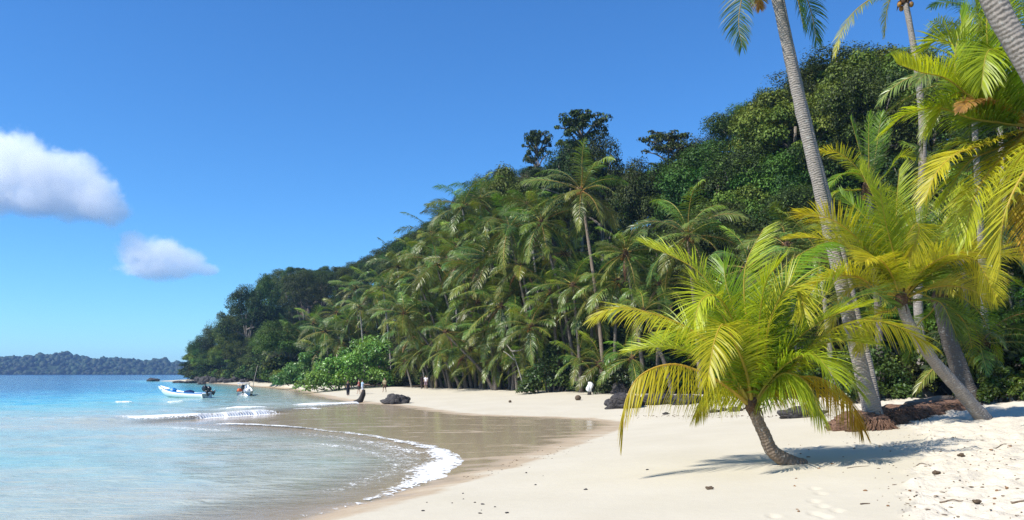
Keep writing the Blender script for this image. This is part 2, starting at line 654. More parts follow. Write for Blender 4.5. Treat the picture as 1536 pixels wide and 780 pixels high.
def water_mat():
    m, nt, out = mat_new('sea_water')
    T = NT(nt)
    p = T.geo()
    dep = T.attr('depth').outputs['Fac']
    foam = T.attr('foam').outputs['Fac']
    pm = T.n('ShaderNodeMapping')
    pm.inputs['Scale'].default_value = (.10, .34, 1)
    pm.inputs['Rotation'].default_value = (0, 0, R(-24))
    T.l(p, pm.inputs['Vector'])
    patch = T.noise(1.0, 5, .6, pm.outputs[0], .5)
    d2 = T.math('MULTIPLY', dep, T.map(patch, .3, .7, .35, 1.75))
    r = T.n('ShaderNodeValToRGB')
    T.l(T.math('DIVIDE', d2, 8.0, clamp=True), r.inputs[0])
    els = [(0, (.44, .39, .30)), (.012, (.42, .42, .33)), (.04, (.33, .42, .36)), (.085, (.20, .42, .40)), (.13, (.11, .42, .48)), (.19, (.03, .30, .44)),
           (.30, (.012, .17, .34)), (.55, (.006, .075, .21)), (1.0, (.004, .04, .13))]
    cr = r.color_ramp
    cr.elements[0].position, cr.elements[0].color = 0, (*els[0][1], 1)
    cr.elements[1].position, cr.elements[1].color = 1, (*els[-1][1], 1)
    for q, c in els[1:-1]:
        e = cr.elements.new(q)
        e.color = (*c, 1)
    mp = T.n('ShaderNodeMapping')
    mp.inputs['Scale'].default_value = (.55, 1.25, 1)
    mp.inputs['Rotation'].default_value = (0, 0, R(-28))
    T.l(p, mp.inputs['Vector'])
    w1 = T.noise(1.5, 3, .55, mp.outputs[0], .6)
    w2 = T.noise(6.0, 3, .6, mp.outputs[0], .3)
    w3 = T.noise(.28, 2, .5, mp.outputs[0])
    h = T.math('ADD', T.math('ADD', T.math('MULTIPLY', w1, .7), T.math('MULTIPLY', w2, .32)), T.math('MULTIPLY', w3, 1.3))
    nb = T.bump(h, .62, .22)
    wn = T.n('ShaderNodeTexNoise')
    wn.inputs['Scale'].default_value = 2.6
    wn.inputs['Detail'].default_value = 3
    T.l(mp.outputs[0], wn.inputs['Vector'])
    off = T.n('ShaderNodeVectorMath', operation='SUBTRACT')
    T.l(wn.outputs['Color'], off.inputs[0])
    off.inputs[1].default_value = (.5, .5, .5)
    scl = T.n('ShaderNodeVectorMath', operation='SCALE')
    T.l(off.outputs[0], scl.inputs[0])
    T.l(T.map(dep, .05, 2.2, .36, 1.1), scl.inputs['Scale'])
    flat = T.n('ShaderNodeVectorMath', operation='MULTIPLY')
    T.l(scl.outputs[0], flat.inputs[0])
    flat.inputs[1].default_value = (1, 1, 0)
    ad = T.n('ShaderNodeVectorMath', operation='ADD')
    T.l(nb, ad.inputs[0])
    T.l(flat.outputs[0], ad.inputs[1])
    nz_ = T.n('ShaderNodeVectorMath', operation='NORMALIZE')
    T.l(ad.outputs[0], nz_.inputs[0])
    nrm = nz_.outputs[0]
    # floating bubbles / foam of a breaking wave
    fn = T.noise(5.0, 6, .72, p, 1.2)
    vo = T.n('ShaderNodeTexVoronoi', feature='DISTANCE_TO_EDGE')
    vo.inputs['Scale'].default_value = 3.2
    wp = T.n('ShaderNodeVectorMath', operation='ADD')
    T.l(p, wp.inputs[0])
    nd = T.n('ShaderNodeTexNoise')
    nd.inputs['Scale'].default_value = 2.2
    T.l(p, nd.inputs['Vector'])
    sc = T.n('ShaderNodeVectorMath', operation='SCALE')
    sc.inputs['Scale'].default_value = .7
    T.l(nd.outputs['Color'], sc.inputs[0])
    T.l(sc.outputs[0], wp.inputs[1])
    T.l(wp.outputs[0], vo.inputs['Vector'])
    lace = T.map(vo.outputs[0], 0, .16, 1, 0)
    dens = T.math('ADD', T.math('MULTIPLY', fn, .75), T.math('MULTIPLY', lace, .28))
    thr = T.map(foam, 0, 1, 1.05, .15)
    fm = T.math('MULTIPLY', T.map(T.math('SUBTRACT', dens, thr), 0, .14), T.map(foam, .02, .12))
    col = T.mix(fm, r.outputs[0], (.82, .83, .82))
    b = principled(T, None, col, T.map(fm, 0, 1, .10, .8), .5, nrm)
    b.inputs['IOR'].default_value = 1.333
    tr = T.n('ShaderNodeBsdfTransparent')
    al = T.math('MAXIMUM', T.map(dep, .0, .10, .10, 1), fm)
    mx = T.n('ShaderNodeMixShader')
    T.l(al, mx.inputs[0])
    T.l(tr.outputs[0], mx.inputs[1])
    T.l(b.outputs[0], mx.inputs[2])
    T.l(mx.outputs[0], out.inputs[0])
    return m


def build_water():
    rl = [4.0]
    while rl[-1] < 4200:
        rl.append(rl[-1] * (1.003 if 40 < rl[-1] < 90 else 1.0085))
    X, Y, Q = fan(4, 4200, 1.0085, -88, 30, .17, np.array(rl))
    dW = sdist(X, Y, W_S)
    dep = np.where(dW < 0, .035 * np.abs(dW) + .00012 * dW ** 2, -.04 * dW)
    rr = np.hypot(X, Y)
    # bay deepens offshore
    dep = np.where(dW < 0, dep * np.interp(rr, [0, 50, 85, 110, 140, 220, 500], [.9, .75, .9, 1.3, 2.0, 3.0, 4.5]), dep)
    damp = sm(np.abs(dW) / 9) * (dW < 0)
    z = 1.5 * damp * (.028 * np.sin(1.25 * (.45 * X + .9 * Y) + 3 * vnoise(X, Y, .12, 21)) + .05 * vnoise(X, Y, .55, 22) + .035 * vnoise(X, Y, 1.4, 23)) * np.interp(rr, [0, 60, 200], [1, 1, .0])
    foam = np.zeros(X.shape)
    near = (rr < 240)
    for px, hw, st, ch in FOAMS:
        L = wline(px)
        d = np.full(X.shape, 1e3)
        t = np.zeros(X.shape)
        sel = near | (px[0][1] < 575)
        d[sel], t[sel] = dline(X[sel], Y[sel], L)
        d0 = d.copy()
        d = d + .7 * hw * vnoise(X * .83 + Y * .41, Y * .9 - X * .37, .33, 31) + .35 * hw * vnoise(X * .7 - Y * .6, Y + X * .3, 1.9, 32)
        endf = .35 + .65 * sm(t / .18) * sm((1 - t) / .18)
        f = st * np.clip(1 - d / (hw * 1.6), 0, 1) ** .7 * endf
        foam = np.maximum(foam, f)
        if ch:
            z = z + ch * (.8 + .5 * vnoise(X, Y, .35, 33)) * np.exp(-(d0 / 1.4) ** 2) * endf
    # long unbroken swells
    for px, ch in (([(0, 626), (90, 630), (200, 630)], .10), ([(0, 606), (120, 607), (250, 607), (420, 605), (540, 602)], .16), ([(60, 745), (200, 712), (340, 700)], .03)):
        d, t = dline(X, Y, wline(px))
        z = z + ch * np.exp(-(d / 1.7) ** 2) * sm(t / .1) * sm((1 - t) / .1)
    # swash edge along the waterline
    e = -dW + .35 * vnoise(X, Y, 1.3, 41) + .25 * vnoise(X, Y, 3.4, 42)
    amt = np.interp(Y, [0, 14, 18, 21, 24.5, 28, 33, 42, 47, 60, 100, 130], [.3, .55, .7, 1.0, 1.0, .95, .85, .8, .5, .5, .55, .3])
    wid = np.interp(Y, [0, 16, 20, 23, 26, 30, 40, 48, 90], [.12, .18, .55, 1.1, .95, .55, .4, .25, .45])
    edge = amt * np.clip(1 - np.abs(e - wid * .25) / (wid * 1.25), 0, 1) ** .6
    foam = np.maximum(foam, edge * (rr < 190))
    # lacy trail left behind the front
    trail = .60 * np.clip(1 - np.abs(e - 1.6) / 3.0, 0, 1) * np.interp(Y, [16, 19, 26, 36, 46, 50], [0, .9, 1, .95, .6, 0])
    foam = np.maximum(foam, trail)
    z = np.where(dW > 0, 0, z)
    z = z + .035 * np.exp(-((e - .3) / .5) ** 2) * (rr < 70)
    V = np.stack([X, Y, z], 1)
    me = raw_mesh('water', V, [Q[:, ::-1]], water_mat(), True, {'depth': dep, 'foam': np.clip(foam, 0, 1)})
    o = link(bpy.data.objects.new('water', me))
    tag(o, kind='structure')


# ------------------------------------------------------------------ palms
GREEN = np.array((.165, .29, .016))
LIME = np.array((.36, .425, .020))
YEL = np.array((.42, .395, .022))
ORA = np.array((.46, .27, .012))
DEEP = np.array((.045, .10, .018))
OLIVE = np.array((.080, .142, .020))
DRY = np.array((.26, .15, .06))


def frond_mesh(C, n=70, Lm=.9, w=.035, droop=.4, vang=.25, seed=0, ca=GREEN, cb=None, roll=0., segs=3, rr=.032, sides=5, ref=None, t0=.13, ragged=.12, hang=0.0):
    """one pinnate leaf: a rachis and two rows of drooping leaflets.  returns MB with tint colours"""
    rng = np.random.RandomState(seed)
    cb = ca if cb is None else cb
    C = catmull(C, 36) if len(C) < 30 else np.asarray(C)
    T, S, N = frames(C, ref)
    mb = MB()
    ts = np.linspace(0, 1, len(C))
    rad = rr * (1 - .88 * ts ** .8)
    rad[:4] *= np.array([1.9, 1.55, 1.3, 1.1])
    Vt, Ft = tube(C, rad, sides, False)
    mb.add(Vt, Ft, np.array((.50, .33, .07)) * .7 + .3 * (ca + cb) * .8)
    t = t0 + (1 - t0) * (np.arange(n) + .5) / n
    t = np.repeat(t, 2)
    sd = np.tile([1., -1.], n)
    t = np.clip(t + rng.uniform(-.3, .3, 2 * n) / n, 0, .998)
    ip = lambda A: np.stack([np.interp(t, ts, A[:, k]) for k in range(3)], 1)
    p, Tt, St, Nt = ip(C), norm(ip(T)), norm(ip(S)), norm(ip(N))
    ra = roll * np.clip((t - .1) * 1.4, 0, 1)
    St, Nt = St * np.cos(ra)[:, None] + Nt * np.sin(ra)[:, None], Nt * np.cos(ra)[:, None] - St * np.sin(ra)[:, None]
    ln = Lm * np.interp(t, [0, .13, .3, .5, .75, .92, 1], [.35, .5, .92, 1, .82, .55, .38]) * rng.uniform(1 - ragged, 1 + ragged * .5, 2 * n) * np.where(rng.rand(2 * n) < .07, rng.uniform(.25, .7, 2 * n), 1)
    sw = np.interp(t, [0, .25, .7, 1], [.15, .38, .68, 1.25]) + rng.normal(0, .07, 2 * n)
    va = vang + rng.normal(0, .08, 2 * n)
    d = norm(St * (np.cos(sw) * sd)[:, None] + Tt * np.sin(sw)[:, None] + Nt * va[:, None])
    d = norm(d + np.array((0, 0, -1.)) * (hang * rng.uniform(.75, 1.2, 2 * n) * np.interp(t, [0, .75, 1], [1, 1, .45]))[:, None])
    wd = norm(Tt - d * (Tt * d).sum(1)[:, None])
    wd = norm(wd + Nt * rng.normal(0, .22, 2 * n)[:, None])
    dr = droop * rng.uniform(.7, 1.35, 2 * n)
    prof = {2: [.55, 1., .06], 3: [.55, 1., .72, .05], 4: [.55, 1., .9, .6, .05]}[segs]
    pos = p.copy()
    rows = []
    for k in range(segs + 1):
        hw = wd * (w * .5 * prof[k])
        rows.append(pos - hw)
        rows.append(pos + hw)
        d = norm(d + np.array((0, 0, -1.)) * (dr * (k + .6) / segs)[:, None])
        pos = pos + d * (ln / segs)[:, None]
    V = np.stack(rows, 1)          # (2n, 2(segs+1), 3)
    m = V.shape[1]
    base = np.arange(2 * n)[:, None] * m
    Q = np.concatenate([np.stack([base[:, 0] + 2 * k, base[:, 0] + 2 * k + 1, base[:, 0] + 2 * k + 3, base[:, 0] + 2 * k + 2], -1) for k in range(segs)])
    f = np.clip(t * 1.15 - .1 + rng.normal(0, .16, 2 * n), 0, 1)[:, None]
    col = (ca * (1 - f) + cb * f) * rng.uniform(.78, 1.22, (2 * n, 1))
    colv = np.repeat(col, m, 0)
    # dried leaflet tips on some
    tipdry = (rng.rand(2 * n) < .34)
    cv = colv.reshape(2 * n, m, 3).copy()
    cv[tipdry, -2:] = cv[tipdry, -2:] * .35 + DRY * .65
    mb.add(V.reshape(-1, 3), [Q], cv.reshape(-1, 3))
    return mb


def arc(c, az, e0, L, droop, n=34, side=0.0):
    """a gravity-bent rachis from crown point c"""
    t = np.linspace(0, 1, n)
    e = e0 - droop * t ** 1.35
    a = az + side * t * t
    d = np.stack([np.cos(e) * np.sin(a), np.cos(e) * np.cos(a), np.sin(e)], 1)
    return np.asarray(c, float) + np.concatenate([[np.zeros(3)], np.cumsum((d[1:] + d[:-1]) / 2, 0)]) * (L / (n - 1))


def trunk_part(pts, r_base, r_top, mat, parent, flare=1.6, n=44, sides=14, seed=0, name='trunk'):
    C = catmull(pts, n)
    L = np.concatenate([[0], np.cumsum(np.linalg.norm(np.diff(C, axis=0), axis=1))])
    t = L / L[-1]
    rad = r_base + (r_top - r_base) * t
    rad = rad * (1 + (flare - 1) * np.exp(-L / (r_base * 2.6)))
    rad = rad * (1 + .008 * np.sin(L * 2 * math.pi / .13 + seed + 2 * np.sin(L * 2.1)) * (L > .2))
    V, Fs = tube(C, rad, sides)
    rng = np.random.RandomState(seed)
    V = V + rng.normal(0, r_base * .03, V.shape)
    return part(name, V, Fs, mat, parent, True, {'along': np.repeat(L, sides)})


def fibre_part(c, r, h, parent, seed=0, axis=(0, 0, 1)):
    """old leaf bases and brown fibre round the bud"""
    rng = np.random.RandomState(seed)
    V, Q = ico(3)
    ax = norm(np.array(axis, float))
    W = V * np.array((r, r, h))
    nz = np.array([mnoise.noise(Vector(v * 2.5) + Vector((seed, 0, 0))) for v in V])
    W = W * (1 + .3 * nz[:, None])
    mb = MB()
    mb.add(W + c + ax * h * .3, [Q])
    for k in range(12):
        a = rng.uniform(0, 2 * math.pi)
        b = np.array(c) + np.array((math.cos(a) * r * .6, math.sin(a) * r * .6, h * rng.uniform(-.4, .6)))
        pts = [b, b + np.array((math.cos(a) * r * .7, math.sin(a) * r * .7, h * rng.uniform(-.2, .7))), b + np.array((math.cos(a) * r * 1.1, math.sin(a) * r * 1.1, rng.uniform(-1.2, .5) * h))]
        Vt, Ft = tube(catmull(pts, 6), [r * .16, r * .15, r * .12, r * .09, r * .06, r * .03], 4)
        mb.add(Vt, Ft)
    return mb.build('leaf_base', M['fibre'], parent)


def add_frond(parent, C, seed, **kw):
    mb = frond_mesh(C, seed=seed, **kw)
    return mb.build('frond', kw.pop('mat', M['frond']), parent, smooth=False)


def near_palm(name, label, base, trunk, crown, Yc, fronds, extra, rb, rt, barkmat, seed, Lm=.95, n=78, w=.036, flare=1.6, group=None, cols=(GREEN, LIME), fib=.2, coconuts=0):
    """base: world point; trunk: list of world points; crown: pixel; fronds: list of (pixels, tip depth offset, ca, cb, opts)"""
    rng = np.random.RandomState(seed)
    n, w = int(n * 1.22), w * .76
    t = thing(name, label, 'palm tree', tuple(base), group)
    c = P(*crown, Yc)
    trunk_part(trunk + [c], rb, rt, barkmat, t, flare, seed=seed)
    fibre_part(c, fib, fib * 1.5, t, seed)
    for k, fr in enumerate(fronds):
        px, dy, ca, cb = fr[:4]
        kw = dict(n=n, Lm=Lm, w=w, droop=.26, vang=.2, roll=rng.uniform(-.5, .5), segs=4, rr=.046, ca=ca, cb=cb)
        if len(fr) > 4:
            kw.update(fr[4])
            if 'droop' in fr[4]:
                kw['droop'] = fr[4]['droop'] * .42
            if 'Lm' in fr[4]:
                kw['Lm'] = fr[4]['Lm'] * 1.25
        m = len(px)
        pts = [c] + [P(u, v, Yc + dy * ((i + 1) / m) ** 1.1) for i, (u, v) in enumerate(px)]
        C = catmull(pts, 36)
        az = C[6] - C[0]
        add_frond(t, C, seed * 100 + k, **kw)
    for k, (az, e0, L, dr, ca, cb) in enumerate(extra):
        C = arc(c, R(az), R(e0), L, R(dr), side=rng.uniform(-.25, .25))
        add_frond(t, C, seed * 100 + 60 + k, n=n, Lm=Lm, w=w, droop=.2, vang=.22, roll=rng.uniform(-.6, .6), segs=4, rr=.046, ca=ca, cb=cb)
    for k in range(coconuts):
        a = rng.uniform(0, 6.28)
        V, Q = ico(2)
        q = c + np.array((math.cos(a) * .28, math.sin(a) * .28, -.15 - .25 * rng.rand()))
        part('coconut', V * np.array((.12, .12, .15)) + q, [Q], M['coconut'], t)
    return t


def build_near_palms():
    # the small palm standing alone on the sand
    b = at(1178, 697, .06)
    Yc = b[1] - .15
    tr = [b + np.array((.42, .12, -.03)), b + np.array((.12, .04, .10)), P(1158, 676, b[1]), P(1146, 650, b[1] - .05), P(1136, 630, b[1] - .1)]
    cr = (1129, 612)
    fr = [
        ([(1085, 540), (1040, 497), (985, 472), (925, 461), (893, 476)], -.4, LIME, YEL, dict(Lm=.85, droop=.5, roll=.5, hang=.45)),
        ([(1095, 584), (1060, 562), (1010, 546), (962, 562), (938, 602), (934, 652)], -.9, LIME * .5 + YEL * .5, YEL * .75 + ORA * .25, dict(Lm=1.05, droop=.5, roll=-.4, n=88, hang=1.5)),
        ([(1110, 530), (1085, 460), (1050, 410), (1010, 385), (970, 369)], 1.0, GREEN, LIME, dict(vang=.4)),
        ([(1125, 520), (1116, 440), (1121, 390), (1146, 342)], .3, GREEN, LIME, dict(vang=.5, roll=1.2, droop=.25, Lm=.85)),
        ([(1136, 500), (1150, 440), (1182, 395), (1225, 368), (1248, 362)], .8, GREEN, GREEN * 1.1, dict(vang=.4, roll=.8, droop=.3)),
        ([(1146, 550), (1152, 495), (1168, 450), (1188, 428), (1201, 440), (1206, 470)], -.9, LIME, YEL * 1.05, dict(roll=-.9, droop=.5)),
        ([(1180, 560), (1230, 506), (1285, 481), (1340, 487), (1390, 516)], -.3, LIME, YEL, dict(droop=.45, roll=.5, hang=.5)),
        ([(1175, 572), (1225, 566), (1270, 594), (1293, 642)], .3, YEL, ORA, dict(droop=.5, roll=.3, hang=1.0)),
        ([(1120, 560), (1100, 510), (1085, 486), (1072, 510), (1062, 566)], -1.9, LIME, YEL, dict(droop=.6, Lm=.8)),
        ([(1118, 550), (1098, 478), (1075, 444), (1052, 450), (1041, 486)], -1.1, LIME, LIME * 1.1, dict(droop=.5, roll=.7)),
        ([(1165, 550), (1215, 492), (1265, 455), (1310, 440), (1335, 456)], 1.2, GREEN, OLIVE, dict()),
        ([(1148, 585), (1175, 560), (1210, 574), (1232, 622)], -.9, GREEN, LIME, dict(droop=.5, hang=1.0)),
        ([(1138, 550), (1150, 470), (1172, 418), (1218, 385)], 1.5, GREEN, GREEN, dict(roll=.8)),
        ([(1112, 575), (1075, 520), (1025, 492), (985, 512)], 1.5, GREEN, LIME, dict(droop=.6)),
        ([(1112, 590), (1088, 572), (1062, 585), (1045, 622)], 1.0, LIME, YEL, dict(droop=.5, Lm=.75, hang=1.1)),
        ([(1135, 540), (1140, 470), (1150, 420), (1170, 395)], -1.0, GREEN, LIME, dict(roll=-1.0, droop=.3, Lm=.8)),
        ([(1150, 575), (1188, 540), (1222, 534), (1252, 566)], -1.3, GREEN, LIME, dict(droop=.7)),
        ([(1160, 560), (1200, 500), (1240, 440), (1262, 410)], .2, GREEN, LIME, dict(roll=.6, droop=.35)),
        ([(1122, 560), (1108, 490), (1090, 430), (1085, 395)], .9, GREEN, GREEN, dict(roll=1.0, droop=.3)),
        ([(1165, 575), (1210, 540), (1255, 545), (1290, 590)], .8, GREEN, LIME, dict(droop=.75)),
    ]
    ex = [(-75, 58, 3.3, 75, GREEN, LIME), (-20, 72, 3.6, 60, GREEN, LIME), (40, 66, 3.5, 70, GREEN, LIME), (80, 60, 3.4, 75, GREEN, LIME), (110, 70, 3.4, 60, GREEN, LIME),
          (15, 60, 3.2, 60, GREEN, LIME), (-50, 80, 3.6, 40, GREEN, LIME), (60, 80, 3.7, 40, GREEN, LIME)]
    near_palm('coconut_palm', 'small young coconut palm with yellow green fronds standing alone on the open sand', b, tr, cr, Yc, fr, ex, .17, .12,
              M['bark_brown'], 11, Lm=1.2, n=84, w=.033, flare=1.35, fib=.16)

    # the leaning palm on the bank
    b = at(1478, 628, .1)
    Yc = b[1] - 1.0
    tr = [b, P(1440, 586, b[1] - .3), P(1398, 538, b[1] - .6), P(1364, 486, b[1] - .9)]
    fr = [
        ([(1318, 400), (1280, 352), (1240, 326), (1198, 320)], -.6, LIME, YEL, dict(droop=.45)),
        ([(1346, 380), (1345, 310), (1349, 254)], .2, GREEN, LIME, dict(roll=1.2, droop=.2, vang=.5)),
        ([(1336, 390), (1316, 310), (1290, 254)], .9, GREEN, LIME, dict(droop=.3, vang=.5)),
        ([(1354, 410), (1357, 365), (1374, 335), (1378, 350), (1362, 385)], -1.5, LIME, YEL * 1.15, dict(droop=.55)),
        ([(1396, 375), (1426, 318), (1445, 282)], .8, GREEN, LIME, dict(droop=.3)),
        ([(1378, 412), (1420, 388), (1464, 392), (1494, 446)], -.9, YEL, YEL * 1.2, dict(droop=.6, roll=.8)),
        ([(1412, 380), (1452, 336), (1500, 312)], 1.2, GREEN, LIME, dict()),
        ([(1312, 430), (1270, 408), (1228, 424), (1196, 474)], -.4, LIME, YEL, dict(droop=.6)),
        ([(1320, 440), (1290, 428), (1260, 450), (1240, 505)], .6, OLIVE, YEL, dict(droop=.8)),
        ([(1380, 450), (1412, 455), (1436, 505)], 1.0, GREEN, OLIVE, dict(droop=.8)),
        ([(1338, 465), (1312, 474), (1290, 525)], .9, LIME, YEL, dict(droop=.8, Lm=.75)),
        ([(1330, 390), (1300, 330), (1262, 292)], 1.4, GREEN, GREEN, dict()),
        ([(1370, 385), (1390, 320), (1398, 270)], .2, GREEN, LIME, dict(roll=.9, droop=.25)),
        ([(1345, 400), (1330, 340), (1320, 290)], -1.2, GREEN, LIME, dict(roll=-.8, droop=.3)),
        ([(1385, 420), (1420, 400), (1450, 430)], .9, GREEN, OLIVE, dict(droop=.6)),
        ([(1325, 415), (1285, 375), (1245, 365), (1215, 390)], .8, GREEN, LIME, dict()),
    ]
    near_palm('coconut_palm', 'bright coconut palm with a short trunk leaning left out of the sandy bank', b, tr, (1351, 452), Yc, fr, [(-80, 62, 4.1, 70, LIME, YEL), (-40, 70, 4.1, 65, GREEN, LIME), (20, 60, 4.1, 70, GREEN, LIME), (70, 66, 3.7, 70, LIME, YEL), (100, 52, 4.1, 80, LIME, YEL),
              (140, 64, 3.0, 90, LIME, YEL), (-130, 60, 3.0, 90, LIME, YEL), (-95, 40, 3.4, 80, LIME, YEL), (85, 30, 3.2, 70, YEL, YEL)], .21, .15,
              M['bark'], 12, Lm=1.2, n=96, w=.034, flare=1.25, fib=.2)

    # dark trunk behind it
    b = at(1466, 604, .05)
    b[1] += .5
    b[2] = gz(b[0], b[1]) - .05
    fr = [([(1420, 420), (1440, 400), (1470, 410), (1490, 450)], 1.5, GREEN, OLIVE), ([(1400, 420), (1395, 380), (1410, 340)], 1.5, GREEN, LIME),
          ([(1380, 440), (1350, 430), (1320, 470)], 1.0, OLIVE, YEL), ([(1430, 440), (1470, 470), (1500, 540)], 1.5, GREEN, LIME, dict(droop=.7)),
          ([(1425, 460), (1450, 490), (1462, 545)], 1.0, OLIVE, LIME, dict(droop=.8)), ([(1395, 470), (1375, 490), (1362, 540)], 1.5, GREEN, OLIVE, dict(droop=.8))]
    near_palm('coconut_palm', 'coconut palm with a thick dark trunk standing just behind the leaning bank palm', b,
              [b, P(1436, 545, b[1] + .1), P(1420, 500, b[1] + .1)], (1408, 452), b[1] + .2, fr, [(200, 40, 3.2, 90, OLIVE, YEL), (30, 60, 3.5, 80, GREEN, LIME), (100, 50, 3.5, 90, GREEN, LIME)],
              .36, .22, M['bark_dark'], 13, Lm=.9, n=56, w=.04, flare=1.4, fib=.26)

    # tall palm in front, crown above the frame
    b = at(1316, 640, .15)
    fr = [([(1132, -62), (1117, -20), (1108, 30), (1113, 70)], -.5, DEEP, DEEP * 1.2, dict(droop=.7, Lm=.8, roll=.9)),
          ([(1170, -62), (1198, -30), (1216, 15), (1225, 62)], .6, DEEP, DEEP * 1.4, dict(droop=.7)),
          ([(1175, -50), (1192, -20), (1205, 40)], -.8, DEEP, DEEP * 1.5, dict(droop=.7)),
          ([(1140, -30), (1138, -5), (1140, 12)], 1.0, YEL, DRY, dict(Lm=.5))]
    ex = [(a, e, 4.4, d, GREEN, LIME) for a, e, d in ((20, 75, 40), (70, 60, 60), (130, 70, 50), (190, 55, 60), (250, 65, 60), (300, 50, 60), (340, 40, 70), (95, 35, 65), (215, 30, 70), (160, 45, 70))]
    Yb = b[1]
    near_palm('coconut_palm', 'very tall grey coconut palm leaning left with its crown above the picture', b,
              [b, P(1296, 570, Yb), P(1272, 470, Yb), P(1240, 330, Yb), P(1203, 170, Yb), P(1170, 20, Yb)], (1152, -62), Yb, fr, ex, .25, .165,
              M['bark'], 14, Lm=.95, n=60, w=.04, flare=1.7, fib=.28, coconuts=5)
    # its thinner twin
    b2 = at(1338, 632, .1)
    b2[1] += 1.0
    b2[2] = gz(b2[0], b2[1]) - .1
    Yb2 = b2[1]
    ex = [(a, e, 4.2, d, GREEN, LIME) for a, e, d in ((10, 70, 50), (60, 50, 60), (115, 60, 60), (170, 55, 50), (230, 60, 60), (290, 45, 60), (330, 65, 60), (200, 80, 30))]
    near_palm('coconut_palm', 'thinner grey palm trunk rising close behind the very tall leaning one', b2,
              [b2, P(1306, 560, Yb2), P(1284, 470, Yb2), P(1250, 330, Yb2), P(1216, 200, Yb2), P(1184, 60, Yb2), P(1160, -60, Yb2)], (1140, -150), Yb2, [], ex, .15, .11,
              M['bark'], 15, Lm=.95, n=50, w=.04, flare=1.8, fib=.24)

    # slender palm with its crown at the top edge
    b = at(1388, 598, .1)
    b[1] += 5.5
    b[0] = (1388 - CU) / F * b[1]
    b[2] = gz(b[0], b[1]) - .1
    Yb = b[1]
    fr = [([(1322, -8), (1285, 14), (1262, 48), (1252, 82)], -.5, OLIVE, YEL, dict(droop=.5, hang=.5, roll=.6)),
          ([(1342, -12), (1331, 12), (1327, 52)], .8, GREEN, YEL, dict(droop=.8, Lm=.7)),
          ([(1388, -14), (1422, -8), (1448, 16)], .4, DEEP, GREEN, dict(droop=.5)),
          ([(1380, -25), (1410, -32), (1440, -20)], -.9, DEEP, GREEN, dict(droop=.5)),
          ([(1335, -30), (1300, -50), (1265, -50)], .8, GREEN, LIME, dict())]
    ex = [(a, e, 4.0, d, GREEN, LIME) for a, e, d in ((0, 70, 50), (80, 55, 60), (150, 65, 50), (210, 55, 60), (270, 60, 50))]
    near_palm('coconut_palm', 'slender tall palm with a pale straight trunk and its crown at the top edge', b,
              [b, P(1380, 500, Yb), P(1377, 430, Yb), P(1382, 290, Yb), P(1384, 200, Yb), P(1376, 105, Yb)], (1358, 0), Yb, fr, ex, .26, .14,
              M['bark'], 16, Lm=.9, n=56, w=.042, flare=2.0, fib=.26, coconuts=4)

    # palm with dark vertical fronds half way up
    b = on_T(1322, 1.5)
    b[2] -= .1
    Yb = b[1]
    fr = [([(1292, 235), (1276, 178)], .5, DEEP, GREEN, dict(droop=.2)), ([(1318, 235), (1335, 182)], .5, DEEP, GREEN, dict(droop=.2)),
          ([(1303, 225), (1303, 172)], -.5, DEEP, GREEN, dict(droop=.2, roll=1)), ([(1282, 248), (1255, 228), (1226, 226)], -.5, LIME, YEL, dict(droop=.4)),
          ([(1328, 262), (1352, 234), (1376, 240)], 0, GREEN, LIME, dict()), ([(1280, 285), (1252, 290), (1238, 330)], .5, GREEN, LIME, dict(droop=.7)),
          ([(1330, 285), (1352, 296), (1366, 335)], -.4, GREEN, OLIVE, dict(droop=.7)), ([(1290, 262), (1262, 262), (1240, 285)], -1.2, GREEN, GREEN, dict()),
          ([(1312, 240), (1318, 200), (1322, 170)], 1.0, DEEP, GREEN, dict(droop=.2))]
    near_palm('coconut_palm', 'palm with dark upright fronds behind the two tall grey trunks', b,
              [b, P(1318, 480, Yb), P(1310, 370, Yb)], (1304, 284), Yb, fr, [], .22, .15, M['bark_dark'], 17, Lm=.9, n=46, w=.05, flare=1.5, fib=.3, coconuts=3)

    # palm at the right edge whose fronds fill the upper right
    Y0 = 19.5
    b = P(1600, 620, Y0)
    b[2] = gz(b[0], b[1]) - .05
